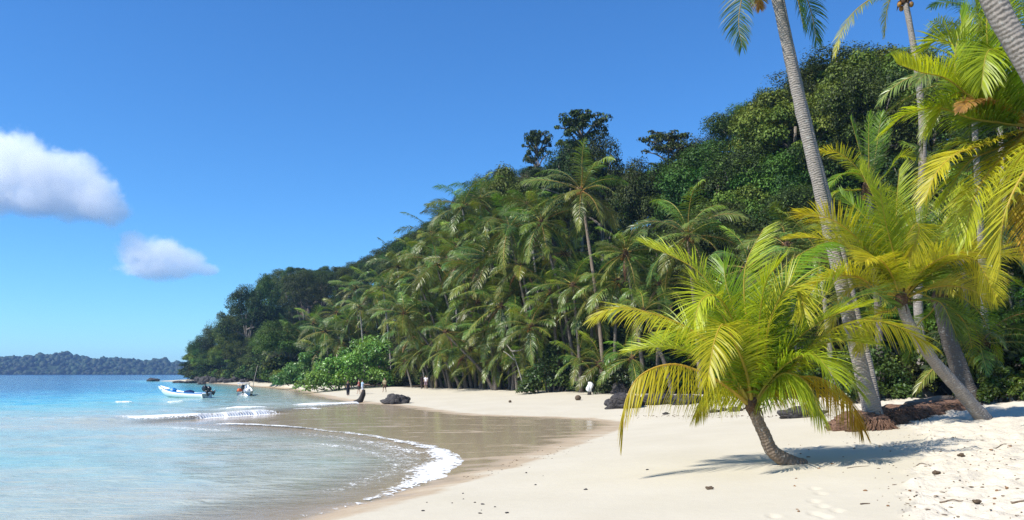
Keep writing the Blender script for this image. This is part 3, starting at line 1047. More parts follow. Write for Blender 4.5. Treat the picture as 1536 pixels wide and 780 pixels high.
    fr = [([(1470, 218), (1432, 232), (1404, 260), (1388, 300)], -.6, YEL, YEL, dict(droop=.5, Lm=.75)),
          ([(1460, 178), (1410, 162), (1362, 170), (1330, 196)], .5, GREEN, LIME, dict(droop=.7, Lm=.85)),
          ([(1465, 150), (1420, 118), (1380, 108), (1346, 96)], -.4, GREEN, LIME, dict(droop=.2, vang=.7, Lm=.8)),
          ([(1492, 120), (1474, 60), (1462, -10)], .6, GREEN, LIME, dict(droop=.3, roll=.8)),
          ([(1505, 130), (1496, 80), (1480, 80), (1472, 130)], -1.0, GREEN, LIME, dict(droop=.6)),
          ([(1486, 160), (1466, 150), (1450, 156), (1440, 166)], -.8, ORA, DRY * 1.4, dict(Lm=.45, droop=.7)),
          ([(1490, 250), (1460, 300), (1448, 360)], -.4, YEL, LIME, dict(droop=.8)),
          ([(1530, 120), (1540, 50), (1560, -20)], .5, GREEN, LIME, dict(droop=.3)),
          ([(1540, 160), (1580, 130), (1630, 150)], .2, GREEN, LIME, dict()),
          ([(1500, 240), (1500, 300), (1498, 380)], .9, LIME, YEL, dict(droop=.8)),
          ([(1535, 230), (1550, 290), (1555, 380)], -.5, YEL, ORA, dict(droop=.8)),
          ([(1480, 215), (1440, 215), (1405, 240)], .9, OLIVE, LIME, dict(droop=.7)),
          ([(1500, 140), (1480, 40), (1500, -60)], -.4, GREEN, LIME, dict(droop=.3)),
          ([(1490, 180), (1450, 140), (1420, 150), (1398, 190)], .2, GREEN, LIME, dict(droop=.7)),
          ([(1500, 160), (1452, 80), (1440, 20)], 1.2, GREEN, GREEN, dict(droop=.3)),
          ([(1500, 220), (1450, 245), (1415, 300)], 1.0, OLIVE, LIME, dict(droop=.8)),
          ([(1478, 130), (1440, 75), (1410, 60), (1385, 75)], .8, GREEN, LIME, dict(droop=.4)),
          ([(1520, 110), (1520, 40), (1510, -40)], .8, GREEN, LIME, dict(droop=.3)),
          ([(1470, 170), (1440, 130), (1432, 90), (1440, 40)], .3, GREEN, LIME, dict(droop=.3))]
    near_palm('coconut_palm', 'full coconut palm at the right edge with green and yellow fronds reaching left', b,
              [b, P(1584, 510, Y0), P(1566, 380, Y0)], (1550, 190), Y0, fr, [], .26, .19, M['bark_brown'], 18, Lm=1.15, n=92, w=.042, flare=1.5, fib=.26, coconuts=3)

    # nearer palm outside the frame whose yellow fronds hang in
    Y1 = 13.0
    b = P(1690, 640, Y1)
    b[2] = gz(b[0], b[1]) - .05
    fr = [([(1580, 225), (1535, 262), (1505, 330), (1500, 400)], -.3, LIME, YEL, dict(droop=.3, n=60, Lm=.7)),
          ([(1585, 205), (1550, 215), (1520, 250), (1500, 300)], .9, LIME, YEL, dict(droop=.4, n=70, hang=.4)),
          ([(1590, 170), (1560, 110), (1520, 70)], .6, GREEN, LIME, dict()), ([(1640, 160), (1660, 80), (1700, 30)], .3, GREEN, LIME, dict()),
          ([(1660, 220), (1720, 200), (1780, 240)], 0, GREEN, LIME, dict()), ([(1650, 260), (1690, 320), (1700, 420)], -.4, LIME, YEL, dict())]
    near_palm('coconut_palm', 'near palm beyond the right edge with long yellow fronds hanging into view', b,
              [b, P(1672, 500, Y1), P(1645, 360, Y1)], (1622, 225), Y1, fr, [], .2, .16, M['bark'], 19, Lm=1.0, n=84, w=.036, fib=.2)

    # big pale trunk crossing the top right corner
    Y2 = 12.5
    b = P(1760, 620, Y2)
    b[2] = gz(b[0], b[1]) - .05
    ex = [(a, e, 4.2, d, GREEN, LIME) for a, e, d in ((15, 60, 50), (75, 60, 60), (135, 65, 50), (195, 60, 40), (255, 70, 40), (320, 65, 40), (350, 80, 30))]
    near_palm('coconut_palm', 'leaning pale palm trunk crossing the upper right corner of the view', b,
              [b, P(1690, 420, Y2), P(1610, 215, Y2), P(1545, 100, Y2), P(1488, -5, Y2)], (1440, -140), Y2, [], ex, .20, .165, M['bark'], 20, Lm=.9, n=50, w=.04, fib=.22)


# forest palms: shared frond meshes
FV = []
DEADV = []


def frond_variants():
    for k in range(26):
        e0 = [88, 76, 64, 52, 40, 28, 14, 0, -18, -38][k % 10] + (k // 10) * 5 - 4
        rng = np.random.RandomState(900 + k)
        L = 1.0
        C = arc((0, 0, 0), 0, R(e0), 4.5, R(rng.uniform(62, 92) if e0 > 30 else rng.uniform(38, 62)), side=rng.uniform(-.35, .35))
        old = e0 < 10
        ca = OLIVE if not old else OLIVE * 1.1
        cb = (GREEN * .9 if e0 > 55 else OLIVE * 1.15) if not old else OLIVE * .75 + YEL * .18
        mb = frond_mesh(C, n=46, Lm=1.1, w=.056, droop=.58, vang=.15, seed=900 + k, ca=ca * np.array((.95, .95, 1.2)), cb=cb, roll=rng.uniform(-.9, .9), segs=3, rr=.045, sides=4)
        V, Fs = mb.get()
        FV.append((e0, raw_mesh('palm_frond', V, Fs, M['frond_far'], False, mb.attr())))
    FV.sort(key=lambda q: -q[0])
    for k in range(3):
        C = arc((0, 0, 0), 0, R(-15 - 12 * k), 3.6, R(62))
        mb = frond_mesh(C, n=40, Lm=.7, w=.05, droop=.9, vang=.1, seed=950 + k, ca=DRY * .8, cb=DRY, roll=.5, rr=.045, sides=4, hang=.8)
        V, Fs = mb.get()
        DEADV.append(raw_mesh('dead_frond', V, Fs, M['frond_far'], False, mb.attr()))


COCO = None


def forest_palm(base, crown, label, seed, L=1.0, nf=24, group=None, rb=.19, rt=.12, mat=None, bend=None, coconuts=0, low=-52, name='coconut_palm'):
    global COCO
    rng = np.random.RandomState(seed)
    base = np.asarray(base, float)
    crown = np.asarray(crown, float)
    t = thing(name, label, 'palm tree', tuple(base), group)
    mid = base * .55 + crown * .45 + np.array((-(crown[0] - base[0]) * .12 if bend is None else bend, rng.uniform(-.2, .2), -.25))
    trunk_part([base - np.array((0, 0, .15)), mid, crown], rb, rt, mat or M['bark'], t, 1.6, 20, 8, seed)
    fibre_part(crown, .24, .36, t, seed)
    a0 = rng.uniform(0, 360)
    for k in range(nf):
        e = 84 - (84 - low) * ((k + .5) / nf) ** .9 + rng.uniform(-6, 6)
        cand = sorted(FV, key=lambda q: abs(q[0] - e))[:3]
        me = cand[rng.randint(len(cand))][1]
        o = bpy.data.objects.new('frond', me)
        o.location = crown - base + np.array((0, 0, .1))
        o.rotation_euler = (R(rng.uniform(-9, 9)), R(rng.uniform(-9, 9)), R(a0 + k * 137.5 + rng.uniform(-22, 22)))
        s = L * rng.uniform(.78, 1.14)
        o.scale = (s, s, s)
        link(o, t)
    for k in range(rng.randint(0, 3)):
        o = bpy.data.objects.new('dead_frond', DEADV[rng.randint(len(DEADV))])
        o.location = crown - base + np.array((0, 0, -.1))
        o.rotation_euler = (0, 0, rng.uniform(0, 6.28))
        s = L * rng.uniform(.6, .9)
        o.scale = (s, s, s)
        link(o, t)
    for k in range(coconuts):
        if COCO is None:
            V, Q = ico(2)
            COCO = raw_mesh('coconut', V * np.array((.13, .13, .17)), [Q], M['coconut'])
        a = rng.uniform(0, 6.28)
        o = bpy.data.objects.new('coconut', COCO)
        o.location = crown - base + np.array((math.cos(a) * .32, math.sin(a) * .32, -.15 - .25 * rng.rand()))
        link(o, t)
    return t


def build_forest_palms():
    frond_variants()
    G1 = 'coconut palms in the row along the beach edge'
    L1 = 'coconut palm with drooping olive fronds in the crowded row behind the beach'
    row1 = [  # base column, crown px, crown depth offset, frond scale, label
        (655, (640, 460), -1.5, 1.0, None), (668, (676, 432), -1, 1.05, None), (684, (606, 472), -3, 1.0, None), (700, (655, 398), -1, 1.05, None),
        (714, (700, 446), -1.5, 1.0, None), (752, (735, 496), -2, .95, 'low coconut palm with one long yellow frond arching left over the sand'),
        (766, (738, 388), -1, 1.15, 'big coconut palm with long fronds hanging all round near the middle of the row'),
        (788, (772, 440), -1, .95, None), (806, (764, 345), 0, 1.0, None), (829, (797, 492), -1, .8, None),
        (851, (846, 382), -.5, 1.0, 'coconut palm whose crown sits straight below the tallest palm of the row'),
        (868, (812, 335), 1, .95, None), (908, (872, 288), 1.5, 1.12, 'tallest coconut palm of the row with orange nuts and a curved pale trunk'),
        (890, (886, 462), -.5, .85, 'palm with a thin vertical trunk beside the dark rock pile'),
        (921, (926, 424), -.8, .95, 'palm with wide flat crown just left of the lone beach palm'),
        (968, (938, 382), 0, .9, None), (1052, (1032, 356), 0, 1.0, 'palm with pale arching fronds seen above the lone beach palm'),
        (985, (990, 428), -.5, .85, None)]
    for k, (bu, cpx, dy, L, lab) in enumerate(row1):
        b = on_T(bu, .6 + .5 * (k % 3))
        c = P(*cpx, b[1] + dy)
        forest_palm(b, c, lab or L1, 300 + k, L * (.9 + .2 * ((k * 3) % 5) / 4), 24, None if lab else G1, coconuts=8 if bu == 908 else 3, mat=M['bark_brown'] if k % 4 == 0 else M['bark_dark'])  # darker bark paints the crowns' shade into most row trunks
    # extra bare leaning trunks whose crowns merge with the row
    for k, (bu, cu, cv) in enumerate(((676, 628, 420), (722, 690, 395), (735, 716, 455), (742, 668, 500), (777, 752, 460), (815, 782, 400), (840, 826, 440), (1010, 965, 470), (648, 618, 505), (664, 640, 520), (692, 660, 530), (708, 690, 505), (728, 705, 525), (770, 770, 500), (795, 762, 525), (856, 838, 470), (872, 860, 430), (690, 642, 482), (745, 720, 420), (782, 800, 420))):
        b = on_T(bu, .2 + .7 * (k % 2))
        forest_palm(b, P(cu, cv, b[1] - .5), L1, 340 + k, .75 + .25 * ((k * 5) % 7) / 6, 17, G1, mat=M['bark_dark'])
    # low yellow palms beside the bright shrub
    for k, (bu, cu, cv, L, lab) in enumerate(((618, 608, 545, .62, 'short yellowish palm growing beside the large bright shrub'), (640, 628, 530, .66, 'low yellow green palm just right of the shortest one'))):
        b = on_T(bu, -.6)
        forest_palm(b, P(cu, cv, b[1] - 1), lab, 360 + k, L, 16, None, .13, .1)
    for k, (bu, cu, cv) in enumerate(((672, 662, 548), (698, 690, 540), (726, 716, 552), (742, 736, 545), (782, 778, 535), (812, 804, 550), (874, 868, 540), (902, 900, 548), (950, 948, 540))):
        b = on_T(bu, .8 + .6 * (k % 3))
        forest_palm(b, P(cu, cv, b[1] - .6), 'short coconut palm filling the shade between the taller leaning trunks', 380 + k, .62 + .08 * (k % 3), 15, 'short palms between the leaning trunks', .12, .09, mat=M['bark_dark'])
    # second and third rows on the slope
    L2 = 'coconut palm crown rising behind the beach row on the lower slope'
    G2 = 'coconut palms on the lower slope'
    row2 = [(575, 432), (596, 400), (622, 384), (648, 352), (672, 336), (694, 312), (720, 300), (562, 472), (588, 462), (630, 418),
            (684, 368), (790, 308), (560, 440), (730, 340)]
    for k, (u, v) in enumerate(row2):
        y0 = on_T(u)[1]
        Y = y0 + 9 + 9 * ((k * 7) % 5) / 4 + max(0, (420 - v)) * .08
        c = P(u, v, Y)
        bx, by = c[0] + 1.2 + .5 * (k % 3), Y + 1.0
        bz = gz(bx, by)
        c[2] = max(c[2], bz + 5)
        forest_palm((bx, by, bz), c, L2, 400 + k, .85 + .35 * ((k * 4) % 7) / 6, 19, G2)
    L3 = 'small distant coconut palm crown among the dark trees of the headland'
    G3 = 'distant coconut palms on the headland'
    row3 = [(540, 462), (522, 484), (505, 470), (488, 498), (470, 486), (452, 512), (432, 500), (512, 512), (546, 500), (478, 528), (418, 520), (534, 432)]
    for k, (u, v) in enumerate(row3):
        y0 = on_T(u)[1]
        Y = y0 + 6 + 7 * (k % 3)
        c = P(u, v, Y)
        bx, by = c[0] + .8, Y + .5
        bz = gz(bx, by)
        c[2] = max(c[2], bz + 5)
        forest_palm((bx, by, bz), c, L3, 440 + k, 1.05, 17, G3)
    # palms behind the near ones on the right
    for k, (u, v, Yo, L, lab) in enumerate(((1188, 372, 6, .85, 'palm with grey green fronds half hidden above the lone beach palm'), (1238, 392, 3, .85, 'green palm crown between the tall trunks and the lone beach palm'),
                                            (1130, 405, 1, .8, 'green palm crown directly behind the lone beach palm'), (1478, 520, 1, .7, 'low palm with bright drooping fronds under the dark trees at right'),
                                            (1515, 330, 8, .9, 'shaded palm deep in the grove behind the right edge palm'), (1440, 300, 9, .9, 'shaded palm in the grove behind the leaning bank palm'), (1466, 120, 4, 1.0, 'tall green palm crown against the sky behind the pale corner trunk'), (1500, 60, 9, .95, 'highest green palm crown at the top right edge'))):
        b = on_T(u, Yo)
        c = P(u - 8, v, b[1])
        b = b + np.array((.5, 0, 0))
        forest_palm(b, c, lab, 470 + k, L, 18)


# ------------------------------------------------------------------ broadleaf trees and shrubs
def leaves(cl, n, size, seed, col, var=.28, up=.45, tip=None):
    """cl: (m,6) clump centre + radii; n leaves per clump -> verts, quads, tint"""
    rng = np.random.RandomState(seed)
    Vs, Cs = [], []
    for k, (cx, cy, cz, rx, ry, rz) in enumerate(cl):
        m = int(n * (rx * ry) ** .5 / np.mean(np.sqrt(cl[:, 3] * cl[:, 4])))
        d = norm(rng.normal(0, 1, (m, 3)))
        d[:, 2] = np.where(d[:, 2] < -.35, -d[:, 2], d[:, 2])
        lump = 1 + .22 * np.sin(d[:, 0] * 5 + k) * np.cos(d[:, 1] * 4.3 + 2 * k)
        p = d * np.array((rx, ry, rz)) * (rng.uniform(.62, 1.05, (m, 1)) * lump[:, None]) + np.array((cx, cy, cz))
        nn = norm(d * np.array((1 / rx, 1 / ry, 1 / rz)) * rx + rng.normal(0, .55, (m, 3)) + np.array((0, 0, up)))
        a = norm(np.cross(nn, rng.normal(0, 1, (m, 3))))
        b = np.cross(nn, a)
        s = size * rng.uniform(.6, 1.35, (m, 1))
        q = np.stack([p - a * s * .5, p - b * s * .26 + nn * s * .06, p + a * s * .5 - nn * s * .1, p + b * s * .26 + nn * s * .06], 1)
        Vs.append(q.reshape(-1, 3))
        cc = np.asarray(col) * rng.uniform(1 - var, 1 + var) * np.array((rng.uniform(.8, 1.25), 1, rng.uniform(.8, 1.2)))
        c = cc * rng.uniform(.7, 1.3, (m, 1))
        if tip is not None:
            young = rng.rand(m) < .12
            c[young] = np.asarray(tip) * rng.uniform(.8, 1.2, (young.sum(), 1))
        Cs.append(np.repeat(c, 4, 0))
    V = np.concatenate(Vs)
    Q = np.arange(len(V)).reshape(-1, 4)
    return V, Q, np.concatenate(Cs)


def crown_clumps(kind, Rr, H, seed):
    rng = np.random.RandomState(seed)
    cl = []
    if kind == 'dome':
        for k in range(34):
            a = rng.uniform(0, 6.283)
            e = math.asin(rng.uniform(-.45, 1))
            q = rng.uniform(.55, .95)
            r = Rr * rng.uniform(.22, .40)
            cl.append((math.cos(a) * math.cos(e) * Rr * q, math.sin(a) * math.cos(e) * Rr * q, H * .62 + math.sin(e) * H * .34 * q, r, r * rng.uniform(.8, 1.2), r * rng.uniform(.55, .8)))
    elif kind == 'tall':
        for k in range(36):
            a = rng.uniform(0, 6.283)
            h = rng.uniform(.22, 1)
            w = Rr * (1 - .55 * h ** 2) * rng.uniform(.35, .85)
            r = Rr * rng.uniform(.22, .38)
            cl.append((math.cos(a) * w, math.sin(a) * w, H * h - r * .5, r, r, r * rng.uniform(.6, .9)))
    elif kind == 'tier':
        for h, w in ((1.0, .12), (.95, .35), (.88, .6), (.79, .75), (.69, .95), (.58, 1.0), (.47, .8)):
            for k in range(int(3 + 9 * w)):
                a = rng.uniform(0, 6.283)
                q = Rr * w * rng.uniform(.25, 1)
                r = Rr * rng.uniform(.13, .26)
                cl.append((math.cos(a) * q, math.sin(a) * q, H * (h + rng.uniform(-.02, .02)) + q * .05, r, r * rng.uniform(.7, 1), r * .24))
    elif kind == 'spray':
        for k in range(46):
            a = rng.uniform(0, 6.283)
            h = rng.uniform(.42, 1.0)
            ln = Rr * (1.15 - .95 * max(0, h - .45)) * rng.uniform(.45, 1.1)
            for j in range(4):
                q = ln * (.45 + .55 * (j + rng.rand()) / 4)
                r = rng.uniform(.28, .62)
                cl.append((math.cos(a) * q + rng.uniform(-.4, .4), math.sin(a) * q + rng.uniform(-.4, .4), H * h + .10 * q - .05 * q * q / Rr + rng.uniform(-.3, .3), r * 1.2, r, r * .55))
    elif kind == 'shrub':
        for k in range(26):
            a = rng.uniform(0, 6.283)
            e = math.asin(rng.uniform(0, 1))
            q = rng.uniform(.4, .9)
            r = Rr * rng.uniform(.24, .42)
            cl.append((math.cos(a) * math.cos(e) * Rr * q, math.sin(a) * math.cos(e) * Rr * q, H * .22 + math.sin(e) * H * .62 * q, r, r, r * rng.uniform(.55, .85)))
    return np.array(cl)


TREEV = []
SHRUBV = []


def tree_trunk(cl, H, seed, r=.32, tier=False):
    rng = np.random.RandomState(seed)
    mb = MB()
    top = np.array((rng.uniform(-.3, .3), rng.uniform(-.3, .3), H * .72))
    fork = top * .5
    fork[2] = H * .38
    C = catmull([np.array((0, 0, -.4)), fork, top], 10)
    V, Fs = tube(C, np.linspace(r, r * .35, 10), 7)
    mb.add(V, Fs)
    if tier:
        top[2] = H * .97
        C = catmull([np.array((0, 0, -.4)), fork, top], 14)
        V, Fs = tube(C, np.linspace(r, r * .15, 14), 7)
        mb.add(V, Fs)
    for k in (range(3, len(cl), 4) if tier else rng.choice(len(cl), min(9, len(cl)), False)):
        q = cl[k, :3]
        s = C[int(np.argmin(np.abs(C[:, 2] - (q[2] - .06 * H))))] if tier else C[int(rng.uniform(3, 8))]
        V, Fs = tube(catmull([s, (s + q) / 2 + np.array((0, 0, .3)), q], 6), np.linspace(r * .4, r * .1, 6), 5)
        mb.add(V, Fs)
    return mb


def make_variants():
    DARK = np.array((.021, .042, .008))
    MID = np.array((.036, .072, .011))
    BRIGHT = np.array((.070, .125, .016))  # brighter leaf green, used for the young leaves too
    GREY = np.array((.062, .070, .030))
    spec = [('dome', 4.6, 11, DARK, .36), ('dome', 5.0, 10.5, MID, .40), ('tall', 4.2, 13, DARK * 1.1, .34), ('dome', 4.2, 10, BRIGHT, .42), ('tall', 3.8, 12, MID, .36),
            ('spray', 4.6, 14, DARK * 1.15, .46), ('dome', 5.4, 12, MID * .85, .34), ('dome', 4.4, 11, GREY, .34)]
    for k, (kind, Rr, H, col, sz) in enumerate(spec):
        cl = crown_clumps(kind, Rr, H, 50 + k)
        V, Q, c = leaves(cl, 720 if kind != 'spray' else 75, sz * .52, 60 + k, col, tip=BRIGHT * 1.2)
        crown = raw_mesh('crown', V, [Q], M['leaf'], False, {'tint': c})
        mb = tree_trunk(cl, H, 70 + k, tier=kind == 'spray')
        Vt, Ft = mb.get()
        tr = raw_mesh('trunk', Vt, Ft, M['bark_tree'], True, {'along': Vt[:, 2].copy()})
        TREEV.append((kind, H, Rr, crown, tr))
    for k, (Rr, H, col, sz) in enumerate(((1.6, 2.6, DARK * 1.2, .26), (1.9, 3.2, MID, .30), (1.4, 2.2, BRIGHT, .24), (2.2, 3.8, DARK, .28))):
        cl = crown_clumps('shrub', Rr, H, 80 + k)
        V, Q, c = leaves(cl, 150, sz, 90 + k, col, tip=BRIGHT * 1.3)
        fol = raw_mesh('foliage', V, [Q], M['leaf'], False, {'tint': c})
        mb = MB()
        for j in range(5):
            q = cl[j * 4, :3]
            Vt, Ft = tube(catmull([np.array((0.1 * j - .2, 0, -.1)), q * .5, q], 6), np.linspace(.05, .015, 6), 5)
            mb.add(Vt, Ft)
        Vt, Ft = mb.get()
        SHRUBV.append((fol, raw_mesh('stem', Vt, Ft, M['bark_tree'], True, {'along': Vt[:, 2].copy()}), Rr, H))


def plant(name, label, cat, group, loc, meshes, sx, sz, rz):
    t = thing(name, label, cat, loc, group)
    t.rotation_euler = (0, 0, rz)
    t.scale = (sx, sx, sz)
    for nm, me in meshes:
        link(bpy.data.objects.new(nm, me), t)
    return t


def build_forest():
    make_variants()
    rng = np.random.RandomState(77)
    pts = []
    cand = []
    for _ in range(90000):
        x = rng.uniform(-118, 75)
        y = rng.uniform(28, 330)
        cand.append((x, y))
    cand = np.array(cand)
    z, dT, dD, dW, rm = ground_all(cand[:, 0], cand[:, 1])
    u = CU + F * cand[:, 0] / cand[:, 1]
    keep = (dT > np.where(cand[:, 1] > 150, .8, 4.0)) & (dT < 47) & (u > 268) & (u < 1580)
    cand, z, dT, u = cand[keep], z[keep], dT[keep], u[keep]
    zc = canopy_z(cand[:, 0], cand[:, 1])
    cell = {}
    cnt = 0
    for (x, y), zz, d, uu, cz in zip(cand, z, dT, u, zc):
        sp = 5.0 + .012 * max(0, y - 80) + (1.4 if d < 16 and 520 < uu < 860 else 0)
        ok = True
        for (px, py) in pts:
            if (px - x) ** 2 + (py - y) ** 2 < sp * sp:
                ok = False
                break
        if not ok:
            continue
        if d < 13 and 540 < uu < 870 and rng.rand() < .55:
            continue
        pts.append((x, y))
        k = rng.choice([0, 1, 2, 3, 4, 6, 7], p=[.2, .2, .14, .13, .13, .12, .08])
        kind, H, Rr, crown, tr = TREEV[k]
        top = cz + rng.uniform(-2.2, 1.0) if d > 24 else zz + rng.uniform(8, 13)
        top = min(top, cz + .6)
        h = max(4.5, min(top - zz, 17))
        if d < 9 and y < 150:
            h = min(h, rng.uniform(5, 8))
        sz = h / H
        sx = sz ** .6 * rng.uniform(.85, 1.12)
        if uu < 560:
            lab, g = 'dark broadleaf tree packed into the canopy of the far headland hill', 'broadleaf trees on the far headland'
        elif uu < 960:
            lab, g = 'broadleaf tree on the hill rising above and behind the coconut palm row', 'broadleaf trees above the coconut row'
        else:
            lab, g = 'dense green broadleaf tree on the high hill behind the tall palm trunks', 'broadleaf trees on the high right hill'
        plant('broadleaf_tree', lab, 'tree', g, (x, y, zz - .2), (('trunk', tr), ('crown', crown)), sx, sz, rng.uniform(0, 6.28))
        cnt += 1
    print('TREES', cnt)

    # emergent trees that break the skyline
    def emergent(u, vtop, Y, kind, sx, label, Hm=None, seedk=5):
        c = P(u, vtop, Y)
        k = kind
        _, H, Rr, crown, tr = TREEV[k]
        zz = gz(c[0], Y)
        h = c[2] - zz
        plant('broadleaf_tree', label, 'tree', None, (c[0], Y, zz - .2), (('trunk', tr), ('crown', crown)), sx, h / H, u * .37)

    emergent(874, 176, 112, 5, 1.3, 'layered dark tree standing highest on the ridge behind the tallest coconut palm')
    emergent(806, 203, 118, 5, .75, 'thin layered tree poking above the ridge left of the highest one')
    emergent(858, 214, 113, 0, 1.1, 'rounded dark tree at the foot of the highest ridge tree')
    emergent(985, 232, 103, 1, 1.0, 'rounded tree beside the layered one on the skyline dip')
    emergent(905, 205, 110, 0, 1.0, 'dark round tree hanging over the ridge right of the highest one')
    emergent(1002, 203, 104, 5, 1.2, 'layered tree alone on the skyline between the coconut row and high hill')
    emergent(765, 244, 118, 3, 1.25, 'bright green domed tree on the ridge where the slope starts')
    for k, (u0, vt, Y0, kd) in enumerate(((1120, 225, 84, 0), (1165, 215, 82, 3), (1210, 205, 80, 1), (1140, 290, 76, 1), (1190, 280, 74, 0), (1235, 265, 74, 6), (1100, 270, 80, 3), (1080, 310, 76, 0), (1280, 200, 80, 0), (1330, 190, 80, 1), (1390, 210, 76, 3), (1160, 345, 70, 0))):
        c = P(u0, vt, Y0)
        _, H, Rr, crown, tr = TREEV[kd]
        zz = gz(c[0], Y0)
        h = max(5, c[2] - zz)
        plant('broadleaf_tree', 'dense green broadleaf tree on the high hill behind the tall palm trunks', 'tree', 'broadleaf trees on the high right hill', (c[0], Y0, zz - .2), (('trunk', tr), ('crown', crown)), max(.8, (h / H) ** .6), h / H, u0 * .3)
    emergent(1180, 105, 92, 2, 1.05, 'tall clumped tree at the left shoulder of the high hill')
    emergent(1290, 66, 90, 6, 1.5, 'broad rounded tree crowning the summit of the high hill')
    emergent(1230, 100, 92, 4, 1.1, 'tall tree just below the summit seen beside the very tall palm')
    emergent(455, 398, 235, 6, 1.3, 'flat topped tree highest on the far headland')
    emergent(396, 410, 245, 1, 1.2, 'grey green tree above the far headland cliff')
    for u0, vt, off, kd in ((291, 528, 2, 0), (300, 512, 3, 3), (314, 500, 6, 1), (330, 484, 8, 0), (344, 466, 10, 6), (357, 452, 12, 1), (372, 430, 14, 0), (306, 530, 1, 3), (322, 520, 1.5, 1), (340, 512, 2, 3), (360, 500, 3, 0)):
        q = on_T(u0, off)
        _, H, Rr, crown, tr = TREEV[kd]
        h = CZ + (HV - vt) / F * q[1] - q[2]
        plant('broadleaf_tree', 'dark broadleaf tree packed into the canopy of the far headland hill', 'tree', 'broadleaf trees on the far headland', (q[0], q[1], q[2] - .3), (('trunk', tr), ('crown', crown)), max(.75, (h / H) ** .5), h / H, u0 * .7)

    # undergrowth along the tree line
    k = 0
    for i in range(len(T_S) - 1):
        pass
    rng = np.random.RandomState(5)
    s = np.concatenate([[0], np.cumsum(np.linalg.norm(np.diff(T_S, axis=0), axis=1))])
    pos = 0.0
    while pos < s[-1]:
        x = np.interp(pos, s, T_S[:, 0])
        y = np.interp(pos, s, T_S[:, 1])
        pos += rng.uniform(1.7, 3.0) if y < 140 else rng.uniform(2.2, 3.4)
        if y < 17 or y > 300:
            continue
        x2, y2 = x + rng.uniform(2.6, 5.0), y + rng.uniform(.5, 3)
        if y > 150:
            x2, y2 = x + rng.uniform(-.6, 1.6), y + rng.uniform(-1, 1)
        uu = CU + F * x2 / y2
        if uu > 1570 or uu < 275:
            continue
        fol, st, Rr, H = SHRUBV[rng.randint(4)]
        sc = rng.uniform(.8, 1.3) * (1.7 if y > 150 else 1)
        plant('shrub', 'dark leafy shrub in the undergrowth beneath the palms at the forest edge', 'shrub', 'undergrowth shrubs along the forest edge', (x2, y2, gz(x2, y2) - .05),
              (('stem', st), ('foliage', fol)), sc, sc * rng.uniform(.8, 1.15), rng.uniform(0, 6.28))
        k += 1
    print('SHRUBS', k)
    # a second, taller screen of small trees behind them
    pos = 0
    while pos < s[-1]:
        x = np.interp(pos, s, T_S[:, 0])
        y = np.interp(pos, s, T_S[:, 1])
        pos += rng.uniform(3.2, 4.6)
        if y < 22 or y > 290:
            continue
        x2, y2 = x + rng.uniform(5.5, 8), y + rng.uniform(2.5, 5)
        uu = CU + F * x2 / y2
        if uu > 1560 or uu < 285:
            continue
        kk = [0, 2, 4, 7][rng.randint(4)]
        _, H, Rr, crown, tr = TREEV[kk]
        h = rng.uniform(5.5, 8.5)
        plant('understorey_tree', 'small shaded tree filling the gap under the palm crowns', 'tree', 'understorey trees behind the palm trunks', (x2, y2, gz(x2, y2) - .15),
              (('trunk', tr), ('crown', crown)), .62 * rng.uniform(.85, 1.2), h / H, rng.uniform(0, 6.28))

    # individual shrubs the photo shows
    def big_shrub(name, label, px_l, px_r, v_top, v_base, Y, col, seed, leaf, n, lean=0, slope=0.0):
        rng = np.random.RandomState(seed)
        xl, xr = (px_l - CU) / F * Y, (px_r - CU) / F * Y
        H = (v_base - v_top) / F * Y
        cx, hw = (xl + xr) / 2, (xr - xl) / 2
        zb = max(gz(cx, Y), .1)
        cl = []
        for k in range(70):
            q = rng.uniform(-1, 1)
            prof = (1 - abs(q - lean) ** 2.2 / (1 + abs(lean)) ** 2.2) if lean == 0 else (((q + 1) / 1.6) ** .75 if q < .6 else 1 - ((q - .6) / .4) ** 2 * .75)
            h = max(.15, prof) * rng.uniform(.12, .95)
            r = H * rng.uniform(.12, .2)
            cl.append((cx + q * hw * .92, Y + rng.uniform(-.5, .8) * hw * .7 + h * 1.5, zb + h * H * .92, r, r, r * .8))
        cl = np.array(cl)
        V, Q, c = leaves(cl, n, leaf, seed, col, var=.22, tip=np.array(col) * 1.5)
        t = thing(name, label, 'shrub', (cx, Y, zb))
        part('foliage', V, [Q], M['shrub'], t, False, {'tint': c})
        mb = MB()
        for k in range(16):
            q = cl[rng.randint(len(cl)), :3]
            s0 = np.array((cx + (q[0] - cx) * .6, Y + rng.uniform(0, 1.5), zb - .15))
            Vt, Ft = tube(catmull([s0, (s0 + q) / 2 + np.array((0, .2, .1)), q], 7), np.linspace(.10, .02, 7), 5)
            mb.add(Vt, Ft)
        Vt, _ = mb.get()
        mb.build('stem', M['bark_tree'], t, extra={'along': Vt[:, 2]})
        return t

    big_shrub('sea_shrub', 'large bright green leafy shrub spilling over the beach edge behind the strollers', 456, 592, 486, 589, 112, (.13, .245, .042), 501, .40, 150, .35)
    big_shrub('sea_shrub', 'lower blue green shrub left of the large bright one at the water', 410, 504, 516, 581, 139, (.11, .21, .055), 502, .42, 120, .3)
    big_shrub('sea_shrub', 'dark leafy sea bush with bare pale branches among the palm trunks', 784, 872, 486, 566, on_T(830, -.8)[1], (.055, .095, .022), 503, .30, 90, 0)
    big_shrub('sea_shrub', 'grey leaved bush between the thin vertical trunk and lone beach palm', 900, 962, 500, 568, on_T(930, -.5)[1], (.055, .085, .03), 504, .26, 80, 0)
    big_shrub('sea_shrub', 'glossy dark green bush behind the big root mass', 1262, 1372, 505, 604, on_T(1318, -2.0)[1], (.04, .085, .015), 505, .17, 110, 0)
    big_shrub('sea_shrub', 'low bright bush behind the foot of the leaning palm', 1478, 1560, 548, 606, on_T(1500, -1.5)[1], (.055, .11, .014), 506, .15, 90, 0)
